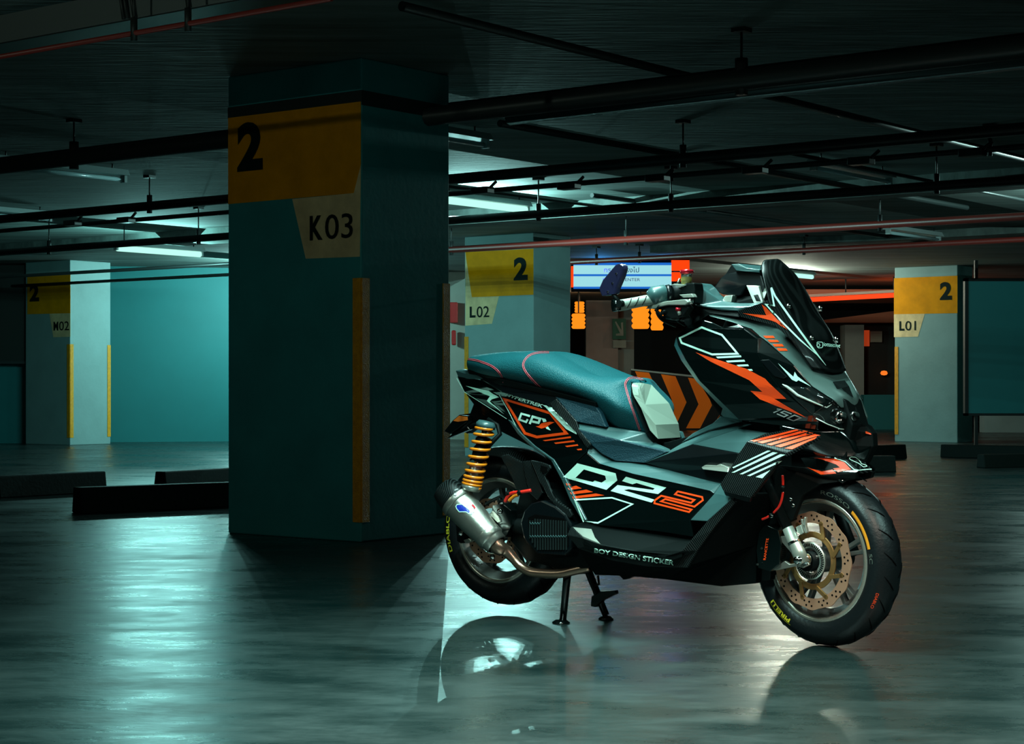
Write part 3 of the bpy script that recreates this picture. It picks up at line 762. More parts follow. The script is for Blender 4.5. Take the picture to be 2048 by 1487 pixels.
# fork
def q(u, v, y): return P(u, v, y)
f0 = q(1604, 1119, -.125); f1 = q(1575, 1054, -.125); f2 = f1 + (f1-f0)*2.9
fk = MB(); fk.tube([f0-(f1-f0)*.12, f0+(f1-f0)*.25, f0+(f1-f0)*.45, f0+(f1-f0)*.98], [.020, .021, .019, .017], 20); fo = fk.build('fork_leg', M['silver'], root)
MB().tube([f1, f2], [.0155, .0155], 16).build('fork_tube', M['plast'], fo)
MB().lathe([(.0195, 0), (.0198, .004), (.0195, .008)], f0+(f1-f0)*.5, (f1-f0), 24).build('fork_ring', M['chrome'], fo)
mir = lambda p: CF + XF*(p-CF).dot(XF) - YF*(p-CF).dot(YF) + Z*(p-CF).z
MB().tube([mir(f0), mir(f1), mir(f2)], [.02, .018, .0155], 16).build('fork_leg', M['plast'], root)
MB().lathe([(0, -.030), (.009, -.030), (.012, -.026), (.014, -.005), (.020, 0), (.020, .02)], f0, YF, 24).build('axle_end', M['chrome'], fo)
def br(nm, pts, y, m, th=.012, par=None):
    P3 = [q(u, v, y) for u, v in pts]; return MB().prism(P3, V((0, th, 0))).build(nm, m, par or root, bevel=.002)
br('caliper_bracket', zc([(540,905),(560,900),(655,930),(740,915),(790,960),(925,1240),(895,1255),(700,1030),(650,970),(600,945),(545,935)], 1480, 960, 8.26), -.125, M['titan'], par=fo)
br('caliper_bracket', zc([(470,1420),(500,1395),(600,1420),(740,1330),(820,1385),(940,1360),(1110,1340),(1140,1400),(1040,1450),(930,1420),(600,1487),(480,1480)], 1480, 960, 8.26), -.125, M['titan'], par=fo)
br('fork_lug', zc([(920,770),(1000,735),(1045,870),(1000,900),(940,860)], 1480, 960, 8.26), -.118, M['silver'], par=fo)
br('fork_lug', zc([(1000,640),(1030,640),(1050,730),(1055,610),(1080,605),(1080,740),(1110,860),(1080,880),(1010,720)], 1480, 960, 8.26), -.112, M['silver'], par=fo)
# caliper
cal = br('front_brake_caliper', [(1518, 1062), (1530, 1048), (1556, 1060), (1562, 1090), (1558, 1128), (1540, 1142), (1516, 1135), (1512, 1100)], -.135, M['gloss'], .06)
BV = make_bvh([cal])
text_decal('RANCETTE', (1532, 1119), (1538, 1076), (1533, 1076), (1527, 1119), M['org'], 'caliper_lettering', cal, .01)
for (u, v) in ((1523.5, 1096), (1515, 1128)):
    p, n = onto(u, v); MB().cyl(p+n*.002, p-n*.004, .0035, 10).build('caliper_bolt', M['chrome'], cal)

# ------------------------------------------------------------------ dark inner structure so nothing is see-through
core = [(950, 770, -.05), (1010, 775, -.05), (1190, 815, -.05), (1230, 850, -.05), (1330, 885, -.05), (1420, 860, -.05), (1470, 800, -.05), (1430, 690, -.05), (1450, 640, -.05), (1540, 655, -.05), (1625, 745, -.05), (1690, 800, -.05), (1705, 850, -.05),
        (1690, 925, -.05), (1620, 960, -.05), (1560, 1010, -.05), (1540, 1160, -.05), (1460, 1165, -.05), (1200, 1140, -.05), (1150, 1050, -.05), (1130, 960, -.05), (1060, 880, -.05)]
panel('frame', core, M['plast'], th=.10, bevel=.004, mirror=False, surf=False)

# ------------------------------------------------------------------ body panels
tail = panel('rear_side_panel', [(914, 752, -.060), (963, 760, -.095), (1003, 783, -.128), (1050, 795, -.150), (1095, 808, -.165), (1114, 828, -.17), (1150, 862, -.174), (1174, 886, -.177), (1173, 904, -.18), (1150, 925, -.178), (1122, 957, -.172), (1102, 920, -.16), (1062, 892, -.15), (1036, 868, -.145), (1015, 837, -.132), (965, 806, -.096), (930, 786, -.068)], M['gloss'])
panel('tail_cap', [(911, 741, -.05), (925, 738, -.05), (942, 741, -.08), (966, 757, -.115), (918, 758, -.055)], M['teal'], th=.02)
panel('under_seat_panel', [(936, 741, -.07), (1003, 766, -.145), (1090, 784, -.155), (1110, 790, -.155), (1152, 843, -.168), (1114, 829, -.163), (1095, 809, -.158), (1003, 784, -.145), (963, 759, -.11)], M['blk'], th=.03)
panel('access_cover', [(1110, 793, -.158), (1190, 811, -.155), (1200, 825, -.152), (1212, 854, -.15), (1153, 843, -.166)], M['seat2'], th=.02)
panel('carbon_strip', [(1098, 806, -.168), (1112, 797, -.166), (1153, 842, -.17), (1158, 858, -.174), (1182, 889, -.180), (1174, 897, -.180), (1150, 862, -.178), (1114, 828, -.175)], M['carb'])
big = panel('main_side_panel', [(1174, 905, -.18), (1200, 927, -.185), (1265, 947, -.19), (1340, 963, -.193), (1420, 981, -.197), (1427, 988, -.198), (1405, 1013, -.204), (1380, 1040, -.207), (1386, 1073, -.21), (1330, 1064, -.207), (1265, 1056, -.202), (1200, 1050, -.198), (1164, 1040, -.192), (1122, 958, -.172), (1150, 926, -.178)], M['gloss'])
panel('side_trim_edge', [(1122, 957, -.174), (1130, 955, -.180), (1172, 1040, -.199), (1164, 1041, -.194), (1140, 1000, -.184)], M['teal'])
panel('rear_edge_trim', [(1015, 838, -.142), (1022, 842, -.148), (1042, 866, -.152), (1068, 890, -.156), (1107, 918, -.166), (1130, 955, -.178), (1122, 958, -.174), (1102, 921, -.162), (1062, 893, -.152), (1036, 869, -.147)], M['teal'], bevel=.003)
panel('tunnel_upper_panel', [(1153, 842, -.150), (1213, 853, -.135), (1291, 865, -.105), (1306, 886, -.095), (1333, 898, -.095), (1335, 903, -.14), (1240, 880, -.165), (1157, 858, -.176)], M['teal'], th=.02)
panel('tunnel_lower_panel', [(1157, 858, -.176), (1240, 880, -.165), (1335, 903, -.14), (1289, 925, -.150), (1230, 921, -.158), (1203, 907, -.164), (1180, 887, -.172)], M['seat2'], th=.02)
panel('tunnel_shoulder', [(1180, 887, -.160), (1203, 907, -.150), (1230, 921, -.142), (1289, 925, -.135), (1345, 942, -.145), (1400, 957, -.155), (1442, 967, -.165), (1428, 987, -.200), (1420, 981, -.2), (1340, 963, -.197), (1265, 947, -.193), (1200, 927, -.188), (1174, 905, -.182)], M['teal'], th=.02)
panel('tunnel_ridge', [(1289, 925, -.150), (1335, 903, -.115), (1362, 887, -.09), (1417, 862, -.08), (1480, 845, -.075), (1500, 849, -.085), (1476, 857, -.125), (1384, 888, -.155)], M['teal'], th=.02)
panel('front_tunnel_panel', [(1384, 888, -.155), (1476, 857, -.125), (1540, 866, -.125), (1510, 880, -.165), (1494, 884, -.17), (1478, 906, -.185)], M['teal'], th=.02)
panel('tunnel_recess_panel', [(1289, 925, -.150), (1384, 888, -.155), (1478, 906, -.185), (1468, 935, -.165), (1442, 967, -.155), (1400, 957, -.150), (1345, 942, -.143)], M['blk'], th=.02)
panel('lower_flare', [(1442, 967, -.165), (1463, 992, -.222), (1462, 999, -.226), (1414, 1042, -.226), (1380, 1040, -.210), (1405, 1013, -.208), (1428, 987, -.200)], M['teal'], th=.015)
panel('turn_signal', [(1402, 934, -.172), (1410, 929, -.172), (1432, 930, -.175), (1440, 927, -.175), (1458, 934, -.18), (1456, 944, -.19), (1405, 938, -.178)], M['silver'], th=.02)
panel('footboard_top', [(1142, 1052, -.205), (1164, 1043, -.195), (1200, 1051, -.190), (1265, 1057, -.185), (1386, 1075, -.19), (1364, 1101, -.262), (1343, 1108, -.268), (1265, 1101, -.268), (1202, 1089, -.262), (1168, 1077, -.248)], M['void'], inward=(0, 0, -.02))
panel('footboard_pad', [(1144, 1053, -.21), (1183, 1057, -.205), (1190, 1074, -.24), (1201, 1087, -.26), (1166, 1072, -.245)], M['silver'], inward=(0, 0, -.008), bevel=.001)
M['skirt'] = M['carb']
sk = panel('side_skirt', [(1134, 1069, -.228), (1142, 1052, -.214), (1168, 1077, -.252), (1202, 1089, -.268), (1265, 1101, -.274), (1343, 1108, -.274), (1364, 1101, -.268), (1386, 1074, -.252), (1414, 1042, -.238), (1462, 998, -.23), (1472, 1003, -.222), (1430, 1052, -.235), (1395, 1100, -.243), (1374, 1135, -.243), (1290, 1132, -.252), (1222, 1120, -.247), (1156, 1096, -.232)], M['carb'], th=.012)
panel('belly_fairing', [(1152, 1092, -.20), (1222, 1118, -.225), (1290, 1130, -.23), (1374, 1132, -.23), (1395, 1098, -.225), (1430, 1048, -.215), (1465, 1000, -.2), (1500, 985, -.17), (1548, 985, -.13), (1535, 1030, -.10), (1512, 1090, -.09), (1512, 1166, -.08), (1442, 1172, -.10), (1330, 1158, -.13), (1263, 1152, -.13), (1246, 1159, -.12), (1240, 1151, -.13), (1190, 1149, -.14), (1176, 1130, -.16)], M['void'], th=.03)
panel('inner_leg_shield', [(1362, 885, -.085), (1385, 866, -.085), (1425, 846, -.09), (1440, 832, -.10), (1447, 808, -.16), (1479, 838, -.165), (1480, 843, -.12), (1417, 860, -.09)], M['teal'], th=.015)
lsh = panel('front_side_fairing', [(1352, 672, -.215), (1372, 655, -.21), (1400, 638, -.195), (1425, 645, -.19), (1448, 656, -.187), (1488, 657, -.175), (1514, 677, -.17), (1515, 705, -.18), (1528, 733, -.178), (1559, 775, -.165), (1592, 803, -.145), (1626, 830, -.120), (1637, 843, -.105), (1634, 859, -.10), (1570, 852, -.135), (1478, 839, -.170), (1448, 809, -.19), (1400, 762, -.21), (1372, 720, -.22), (1356, 690, -.22)], M['gloss'], bevel=.004)
panel('fairing_inner_edge', [(1352, 674, -.212), (1356, 690, -.217), (1372, 720, -.217), (1400, 762, -.207), (1448, 809, -.187), (1479, 838, -.168), (1470, 838, -.14), (1440, 812, -.155), (1393, 763, -.175), (1362, 720, -.185), (1348, 690, -.19)], M['teal'], bevel=.002)
panel('leg_shield', [(1400, 642, -.15), (1440, 660, -.12), (1475, 838, -.12), (1440, 832, -.11), (1398, 765, -.13), (1366, 722, -.14), (1354, 684, -.16)], M['plast'], th=.05, surf=False)
cowl = panel('front_cowl_panel', [(1448, 655, -.183), (1476, 648, -.165), (1503, 657, -.155), (1525, 676, -.155), (1563, 708, -.148), (1589, 731, -.142), (1623, 772, -.128), (1667, 800, -.09), (1650, 812, -.105), (1626, 829, -.118), (1592, 802, -.142), (1559, 774, -.162), (1528, 732, -.175), (1515, 704, -.177), (1514, 677, -.167), (1488, 656, -.172)], M['gloss'])
panel('air_intake', [(1520, 720, -.181), (1538, 719, -.176), (1573, 753, -.160), (1566, 757, -.160), (1548, 752, -.168)], M['blk'], th=.004, bevel=.001)
hood = patch('nose_cowl', [
    [(1420, 632, -.175), (1476, 648, -.165), (1525, 676, -.155), (1563, 708, -.148), (1589, 731, -.142), (1623, 772, -.125), (1667, 800, -.085), (1682, 815, -.06)],
    [(1420, 629, -.165), (1478, 641, -.150), (1530, 665, -.138), (1570, 698, -.128), (1598, 726, -.118), (1637, 762, -.098), (1679, 792, -.058), (1693, 815, -.04)],
    [(1422, 626, -.150), (1480, 637, -.130), (1548, 659, -.105), (1590, 700, -.095), (1612, 728, -.088), (1655, 758, -.062), (1694, 790, -.030), (1703, 815, -.018)],
    [(1500, 640, 0), (1540, 645, 0), (1610, 672, 0), (1640, 710, 0), (1655, 735, 0), (1678, 765, 0), (1704, 793, 0), (1711, 816, 0)]], M['hood'], cap=True)
panel('nose_camera', [(1665, 763, -.062), (1688, 760, -.018), (1697, 772, -.012), (1706, 795, -.006), (1690, 783, -.03), (1682, 776, -.044), (1674, 778, -.055)], M['lens'], th=.004, bevel=.0005, mirror=False)
# head lamp unit
hl = patch('headlight', [
    [(1566, 772, -.155), (1592, 800, -.145), (1626, 831, -.118), (1655, 848, -.085), (1680, 860, -.06)],
    [(1590, 775, -.142), (1615, 797, -.130), (1645, 822, -.102), (1668, 838, -.07), (1692, 860, -.042)],
    [(1620, 774, -.126), (1645, 795, -.108), (1675, 815, -.066), (1694, 826, -.036), (1705, 859, -.02)],
    [(1690, 775, 0), (1700, 795, 0), (1712, 815, 0), (1716, 830, 0), (1718, 858, 0)]], M['lens'])
BV = make_bvh([hl, cowl])
def on(u, v, off=.001): return onto(u, v, off)[0]
tb = MB().tube([on(*p, .004) for p in ((1565, 768), (1574, 773), (1584, 781), (1595, 790), (1618, 800), (1636, 807), (1653, 814), (1662, 808))], [.0012, .004, .0045, .004, .0032, .0025, .002, .001], 8); tb.build('running_light', M['drl'], hl)
tb = MB().tube([on(*p, .002) for p in ((1632, 836), (1655, 848), (1680, 858), (1698, 859), (1713, 856))], .0016, 6); tb.build('lens_trim', M['drl'], hl)
for (u, v, r) in ((1672, 831, .018), (1700, 829, .014)):
    p = on(u, v, .0); MB().lathe([(0, 0), (r*.7, -.003), (r, -.010), (r*1.1, -.012), (r*1.1, -.02), (r, -.026), (r, .02)], p, V((-1, .25, .2)), 24).build('projector_lens', M['chrome'], hl)
panel('headlight_blade', [(1688, 815, -.045), (1704, 816, -.018), (1697, 842, -.03), (1684, 842, -.05)], M['silver'], th=.003, bevel=.0005, mirror=False, parent=None)
panel('nose_side_blade', [(1712, 786, .03), (1718, 790, .05), (1734, 834, .055), (1731, 842, .055), (1720, 820, .045)], M['hood'], th=.008, mirror=False)
patch('chin_fairing', [
    [(1560, 850, -.14), (1600, 858, -.125), (1640, 862, -.10), (1680, 861, -.065)],
    [(1560, 880, -.12), (1610, 885, -.11), (1660, 885, -.08), (1700, 880, -.05)],
    [(1575, 905, -.08), (1640, 915, -.07), (1690, 915, -.045), (1715, 905, -.03)],
    [(1640, 900, 0), (1690, 930, 0), (1726, 926, 0), (1742, 892, 0)]], M['gloss'])
panel('beak', [(1700, 858, -.03), (1722, 845, .0), (1735, 852, .02), (1745, 866, .02), (1747, 892, .01), (1731, 926, .0), (1700, 925, -.03), (1690, 890, -.04)], M['void'], th=.03, mirror=False)
panel('beak_mark', [(1731, 862, -.001), (1741, 866, .012), (1742, 869, .012), (1731, 866, -.001)], M['org'], th=.003, mirror=False, bevel=.0003)

# windshield
ws = patch('windshield', [
    [(1521, 536, -.075), (1526, 553, -.100), (1533, 580, -.118), (1545, 625, -.128), (1573, 664, -.128), (1600, 702, -.118), (1624, 737, -.10)],
    [(1527, 521, -.055), (1541, 545, -.075), (1553, 580, -.090), (1572, 620, -.095), (1598, 662, -.095), (1622, 703, -.085), (1645, 740, -.070)],
    [(1541, 518, -.030), (1556, 540, -.040), (1572, 575, -.047), (1592, 617, -.050), (1618, 660, -.050), (1640, 702, -.045), (1659, 742, -.038)],
    [(1555, 517, 0), (1572, 538, 0), (1590, 574, 0), (1611, 615, 0), (1635, 660, 0), (1656, 702, 0), (1673, 744, 0)]], M['carb_ws'], cap=False, th=.004)
M['carb2'] = M['carb']
wing = panel('windshield_wing', [(1475, 622, -.160), (1500, 613, -.154), (1523, 606, -.148), (1535, 600, -.140), (1546, 626, -.136), (1574, 664, -.131), (1582, 680, -.130), (1552, 652, -.138), (1500, 638, -.150), (1478, 632, -.157)], M['carb'], th=.004, bevel=.001)
BV = make_bvh([ws, wing])
for (u, v) in ((1578, 612), (1624, 676), (1672, 679), (1640, 617)):
    h = onto(u, v, .0)
    MB().lathe([(0, .007), (.005, .006), (.0085, .003), (.009, -.003), (0, -.004)], h[0], h[1], 16).build('windshield_bolt', M['chrome'], ws)
Z4 = lambda l: zc(l, 1420, 500, 5.312)
Z4b = lambda l: zc(l, 1420, 600, 5.312)
strokes([Z4([(648, 400), (690, 490), (880, 760), (1110, 1075), (1228, 1225)])], 3.8, M['wht'], 'white_bolt_sticker', ws, taper=True)
strokes([Z4([(648, 415), (680, 590), (595, 578), (760, 760), (950, 950), (1150, 1130)])], 3.2, M['wht'], 'white_bolt_sticker', ws, taper=True, off=.0016)
sticker(Z4([(345, 668), (600, 692), (552, 575), (600, 610), (720, 740), (820, 850), (700, 765), (655, 748)]), M['org'], 'orange_bolt_sticker', wing, off=.002)
text_decal('iottascoot', (1646.5, 692), (1680, 695), (1681, 687.5), (1647, 684.5), M['wht'], 'handle_lettering', ws, .01)
strokes([zc([(1133, 985), (1140, 978), (1185, 978), (1195, 990), (1193, 1028), (1183, 1038), (1150, 1040), (1136, 1028)], 1420, 500, 5.312)], 1.4, M['wht'], 'camera_icon', ws, closed=True)
strokes([[(1636+3.2*math.cos(a*.785), 690.3+3.2*math.sin(a*.785)) for a in range(8)]], 1.3, M['wht'], 'camera_icon', ws, closed=True)

# winglet
wl = panel('carbon_winglet', [(1493, 883, -.235), (1573, 903, -.225), (1533, 955, -.235), (1502, 994, -.24), (1446, 981, -.25), (1440, 968, -.25)], M['carb'], th=.02)
wt = panel('winglet_top', [(1493, 882, -.236), (1530, 866, -.205), (1589, 856, -.165), (1642, 870, -.125), (1584, 901, -.215), (1573, 905, -.226)], M['carb'], th=.01, inward=(0, 0, -.012), bevel=.002)
panel('winglet_lip', [(1446, 981, -.251), (1502, 994, -.241), (1498, 1004, -.225), (1450, 990, -.235)], M['blk'], th=.012)
# front fender
fe = panel('front_fender', [(1600, 915, -.085), (1636, 911, -.075), (1665, 914, -.065), (1697, 920, -.05), (1720, 940, -.05), (1715, 944, -.055), (1690, 946, -.065), (1640, 951, -.085), (1615, 940, -.09)], M['gloss'], th=.01, bevel=.002)
fe2 = panel('fender_tip', [(1665, 914, -.064), (1690, 911, -.045), (1722, 915, .0), (1745, 938, .0), (1720, 942, -.048), (1697, 920, -.049)], M['carb'], inward=(0, 0, -.008), bevel=.001, mirror=False)
panel('fork_guard', [(1555, 930, -.13), (1610, 935, -.12), (1640, 950, -.10), (1712, 945, -.06), (1711, 957, -.055), (1690, 962, -.06), (1640, 968, -.09), (1605, 990, -.10), (1585, 1040, -.11), (1560, 1052, -.12), (1540, 1010, -.13)], M['plast'], th=.02)
mb = MB()  # fender over the tyre
N_ = 14; vs = []
for i in range(N_+1):
    a = math.radians(66+i*(142-66)/N_)
    for j in range(7):
        o = -.060+.120*j/6; rr = .278-.016*(abs(o)/.060)**2
        vs.append(CF+(XF*math.cos(a)+Z*math.sin(a))*rr+YF*o)
mb.add(vs, [(i*7+j, i*7+j+1, (i+1)*7+j+1, (i+1)*7+j) for i in range(N_) for j in range(6)], True)
o = mb.build('fender_arch', M['gloss'], root); s = o.modifiers.new('solid', 'SOLIDIFY'); s.thickness = .004

# ------------------------------------------------------------------ seat
seat = patch('seat', [
    [(940, 747, -.06), (972, 753, -.10), (1010, 765, -.118), (1090, 783, -.125), (1165, 802, -.122), (1204, 834, -.112), (1240, 857, -.105), (1292, 865, -.070)],
    [(934, 732, -.09), (965, 738, -.15), (1005, 744, -.165), (1075, 756, -.175), (1150, 778, -.175), (1200, 797, -.165), (1240, 815, -.150), (1279, 825, -.088)],
    [(935, 719, -.082), (965, 718, -.132), (1005, 718, -.147), (1065, 719, -.157), (1142, 747, -.157), (1196, 767, -.147), (1230, 776, -.125), (1263, 778, -.068)],
    [(946, 711, -.04), (985, 706, -.065), (1035, 703, -.075), (1090, 706, -.08), (1168, 745, -.08), (1220, 755, -.075), (1250, 757, -.07), (1269, 761, -.045)],
    [(957, 712, 0), (1010, 705, 0), (1060, 704, 0), (1120, 710, 0), (1198, 752, 0), (1245, 755, 0), (1272, 755, 0), (1292, 758, 0)]], M['seat'], nu=8, nv=6)
panel('seat_base', [(934, 738, -.085), (1007, 758, -.152), (1090, 778, -.165), (1190, 804, -.165), (1192, 812, -.158), (1090, 788, -.158), (1003, 770, -.148), (940, 752, -.08)], M['plast'], th=.04, bevel=.002)
BV = make_bvh([seat])
Z1 = lambda l: zc(l, 860, 660, 4.9575)
Z8 = lambda l: zc(l, 1140, 720, 4.876)
def seam(pts, par):
    p3 = spline([V((x, y, 0)) for x, y in pts], 6)
    for dx in (-1.3, 1.3):
        line = []
        for i, p in enumerate(p3):
            t = (p3[min(i+1, len(p3)-1)]-p3[max(i-1, 0)]).normalized(); line.append(onto(p.x-t.y*dx, p.y+t.x*dx, .001)[0])
        MB().tube(line, .0011, 6).build('stitching', M['stitch'], par)
seam(Z1([(378, 290), (470, 303), (600, 350), (670, 400), (710, 455), (730, 515)]), seat)
seam(Z1([(1180, 222), (1100, 222), (1010, 240), (950, 285), (925, 350), (960, 425), (1050, 525), (1135, 600)]), seat)
seam(Z8([(720, 200), (640, 172), (575, 180), (540, 225), (548, 290), (595, 440), (645, 580), (685, 690)]), seat)
# silver seat nose cover
def facets(name, quads, m, parent=None, bevel=.003):
    vs = []; idx = {}; fs = []
    for f in quads:
        t = []
        for p in f:
            if p not in idx: idx[p] = len(vs); vs.append(P(*p))
            t.append(idx[p])
        fs.append(tuple(t))
    o = link_mesh(name, vs, fs, m, parent or root, bevel=bevel); return o
a1, a2, a3, a4, a5 = (1263, 766, -.088), (1281, 774, -.078), (1284, 800, -.084), (1311, 849, -.086), (1316, 877, -.086)
b1, b2, b3, b4 = (1303, 769, .030), (1338, 806, .035), (1357, 847, .035), (1361, 874, .035)
c1_, c2_, c3_ = (1266, 789, -.104), (1282, 815, -.112), (1300, 860, -.118)
facets('seat_nose_cover', [(a1, a2, (1284, 765, -.035), (1272, 765, -.06)), (a2, a3, b2, b1, (1284, 765, -.035)), (a3, a4, b3, b2), (a4, a5, b4, b3), (a1, c1_, a3, a2), (c1_, c2_, a4, a3), (c2_, c3_, a5, a4)], M['nosec'], bevel=.009)
panel('seat_nose_trim', [(1262, 763, -.060), (1267, 790, -.080), (1283, 818, -.090), (1300, 862, -.095), (1314, 880, -.06), (1358, 880, .05), (1350, 884, .03), (1308, 887, -.09), (1292, 866, -.118), (1274, 822, -.12), (1262, 795, -.115)], M['plast'], th=.02, mirror=False)

# ------------------------------------------------------------------ stickers
BV = make_bvh(SURF)
Z5 = lambda l: zc(l, 1120, 820, 4.13)
Z6 = lambda l: zc(l, 1420, 760, 4.958)
Z3 = lambda l: zc(l, 1160, 500, 6.197)
ZG = lambda l: zc(l, 960, 740, 9.295)
sticker(Z5([(145, 437), (462, 520), (475, 578), (385, 657), (28, 552)]), M['wht'], 'letter_sticker', big, holes=[Z5([(200, 488), (375, 540), (383, 572), (345, 597), (290, 580), (272, 592), (130, 557)])])
sticker(Z5([(547, 548), (880, 638), (812, 692), (570, 652), (528, 660), (782, 738), (758, 762), (420, 666), (478, 618), (770, 658), (785, 645), (635, 600), (600, 610), (515, 584)]), M['wht'], 'letter_sticker', big)
strokes([Z5([(975, 670), (1176, 717), (1182, 742), (1112, 796), (872, 733), (836, 752), (1088, 820), (1068, 840), (782, 768), (785, 744), (838, 706), (1085, 764), (1112, 740), (953, 694)])], 3.6, M['org'], 'number_sticker', big, closed=True)
for k, p_ in enumerate(([(50, 602), (72, 606), (92, 620), (60, 622)], [(66, 642), (135, 622), (182, 645), (80, 658)], [(85, 677), (220, 655), (275, 675), (98, 695)], [(105, 712), (300, 687), (370, 702), (112, 730)])):
    sticker(Z5(p_), M['org'], 'stripe_sticker', big)
strokes([Z5([(125, 740), (430, 722), (600, 775), (316, 930), (198, 920)])], 3.0, M['wht'], 'outline_sticker', big, closed=True)
BV = make_bvh([tail])
strokes([ZG([(458, 538), (1310, 795), (1610, 1170), (1062, 1240), (840, 1170)])], 5.4, M['org'], 'outline_sticker', tail, closed=True)
for p_ in ([(1170, 1300), (1690, 1225), (1700, 1258), (1215, 1318)], [(1380, 1345), (1750, 1298), (1770, 1330), (1410, 1370)], [(1585, 1405), (1820, 1375), (1835, 1402), (1620, 1430)], [(1800, 1465), (1890, 1455), (1902, 1482), (1825, 1487)]):
    sticker(ZG(p_), M['org'], 'stripe_sticker', tail)
strokes([ZG([(935, 852), (775, 808), (732, 915), (862, 962), (893, 908)])], 4.0, M['wht'], 'letter_sticker', tail)
strokes([ZG([(930, 1000), (985, 862), (1125, 900), (1095, 975), (975, 950)])], 4.6, M['wht'], 'letter_sticker', tail, off=.0018)
sticker(ZG([(1150, 885), (1225, 905), (1245, 950), (1180, 965)]), M['wht'], 'letter_sticker', tail)
sticker(ZG([(1225, 1060), (1270, 1045), (1320, 1120), (1240, 1090)]), M['wht'], 'letter_sticker', tail)
sticker(ZG([(1040, 1045), (1100, 1035), (1145, 985), (1300, 955), (1390, 965), (1300, 1010), (1240, 1060), (1145, 1085)]), M['org'], 'letter_sticker', tail)
text_decal('HYPERTREK', ZG([(470, 475)])[0], ZG([(1165, 700)])[0], ZG([(1190, 640)])[0], ZG([(510, 430)])[0], M['wht'], 'lettering', tail, .03)
BV = make_bvh(SURF)
sticker(ZG([(1180, 640), (1250, 650), (1400, 760), (1800, 1160), (1810, 1190), (1620, 1090), (1300, 760), (1240, 690)]), M['wht'], 'white_strip_sticker', tail, off=.004)
BV = make_bvh([tail])
sticker(Z1([(360, 550), (590, 600), (690, 665), (620, 685), (600, 705), (742, 835), (570, 700), (600, 655)]), M['wht'], 'white_bolt_sticker', tail, off=.003)
strokes([Z1([(265, 475), (340, 610), (590, 770), (760, 878)])], .9, M['wht'], 'pinstripe_sticker', tail)
strokes([Z1([(690, 640), (780, 800), (880, 1000)])], 1.4, M['wht'], 'pinstripe_sticker', tail)
BV = make_bvh(SURF)
text_decal('BOY DESIGN STICKER', (1189.7, 1104.5), (1348, 1130), (1349.5, 1120), (1190, 1095.5), M['wht'], 'lettering', sk, .025, off=.003)
strokes([Z3([(1238, 1090), (1510, 957), (1760, 1050), (1955, 1283), (1640, 1292), (1262, 1150)])], 3.8, M['wht'], 'outline_sticker', lsh, closed=True)
for p_ in ([(65, 600), (330, 585), (336, 605), (85, 618)], [(170, 643), (365, 632), (376, 652), (190, 661)], [(282, 686), (405, 680), (415, 700), (305, 704)], [(400, 732), (445, 730), (458, 749), (418, 749)]):
    sticker(Z4b(p_), M['wht'], 'stripe_sticker', lsh)
sticker([(1391, 704), (1420, 714), (1493, 737), (1531, 757), (1539, 766), (1573, 797), (1549, 797), (1614, 835), (1520, 798), (1501, 781), (1525, 783), (1499, 760), (1420, 722)], M['org'], 'orange_bolt_sticker', lsh)
def slant(pts): # unit glyph box to the 150 lettering
    bl, brr, tr, tl = V((1541, 822)), V((1588, 842)), V((1605, 835)), V((1556, 815.5)); o_ = []
    for x, y in pts:
        a = bl*(1-x)+brr*x; b = tl*(1-x)+tr*x; p = a*(1-y)+b*y; o_.append((p.x, p.y))
    return o_
M['gry'] = mat('silver lettering', (.35, .36, .36), .35)
strokes([slant([(.02, .8), (.13, 1), (.13, 0)]), slant([(.58, .95), (.28, .95), (.28, .52), (.56, .52), (.56, .06), (.26, .06)])], 2.2, M['gry'], 'number_lettering', lsh)
strokes([slant([(.70, .95), (.96, .95), (.96, .06), (.70, .06)])], 2.2, M['gry'], 'number_lettering', lsh, closed=True)
sticker([(1556, 726), (1587, 753), (1589.5, 743), (1595, 752), (1623, 773), (1597, 760), (1593, 763), (1584, 759)], M['wht'], 'white_bolt_sticker', cowl)
for p_ in ([(565, 380), (670, 380), (690, 405), (590, 405)], [(610, 423), (715, 425), (735, 448), (635, 448)], [(662, 468), (765, 468), (785, 495), (685, 495)], [(708, 512), (805, 515), (825, 540), (728, 540)]):
    sticker(Z4b(p_), M['org'], 'stripe_sticker', hood)
for p_ in ([(225, 862), (575, 695), (605, 700), (235, 872)], [(215, 915), (625, 712), (675, 718), (245, 915)], [(295, 930), (700, 732), (750, 738), (325, 932)], [(370, 945), (650, 815), (712, 795), (680, 822), (400, 950)], [(455, 958), (600, 890), (520, 972)]):
    sticker(Z6(p_), M['wht'], 'stripe_sticker', wl)
for p_ in ([(395, 600), (850, 487), (905, 490), (440, 614)], [(470, 616), (930, 495), (975, 505), (520, 630)], [(560, 638), (985, 513), (1025, 525), (605, 650)], [(645, 655), (1040, 532), (1095, 545), (700, 668)], [(740, 678), (1060, 562), (1040, 580), (815, 688)]):
    sticker(Z6(p_), M['org'], 'stripe_sticker', wt)
sticker(Z6([(1060, 768), (1240, 778), (1335, 815), (1400, 885), (1270, 912), (1220, 875), (1290, 865), (1250, 835)]), M['org'], 'orange_bolt_sticker', fe)
sticker(Z6([(960, 865), (1110, 905), (1215, 885), (1255, 925), (1095, 938)]), M['org'], 'orange_bolt_sticker', fe)
strokes([Z6([(1235, 770), (1340, 805), (1430, 885), (1480, 893), (1600, 882)])], 1.6, M['wht'], 'pinstripe_sticker', fe)
strokes([Z6([(1382, 770), (1400, 757), (1440, 760), (1478, 790), (1500, 830), (1545, 843), (1555, 855), (1520, 862), (1470, 825), (1425, 805), (1390, 790)])], 1.1, M['wht'], 'badge_sticker', fe2, closed=True)
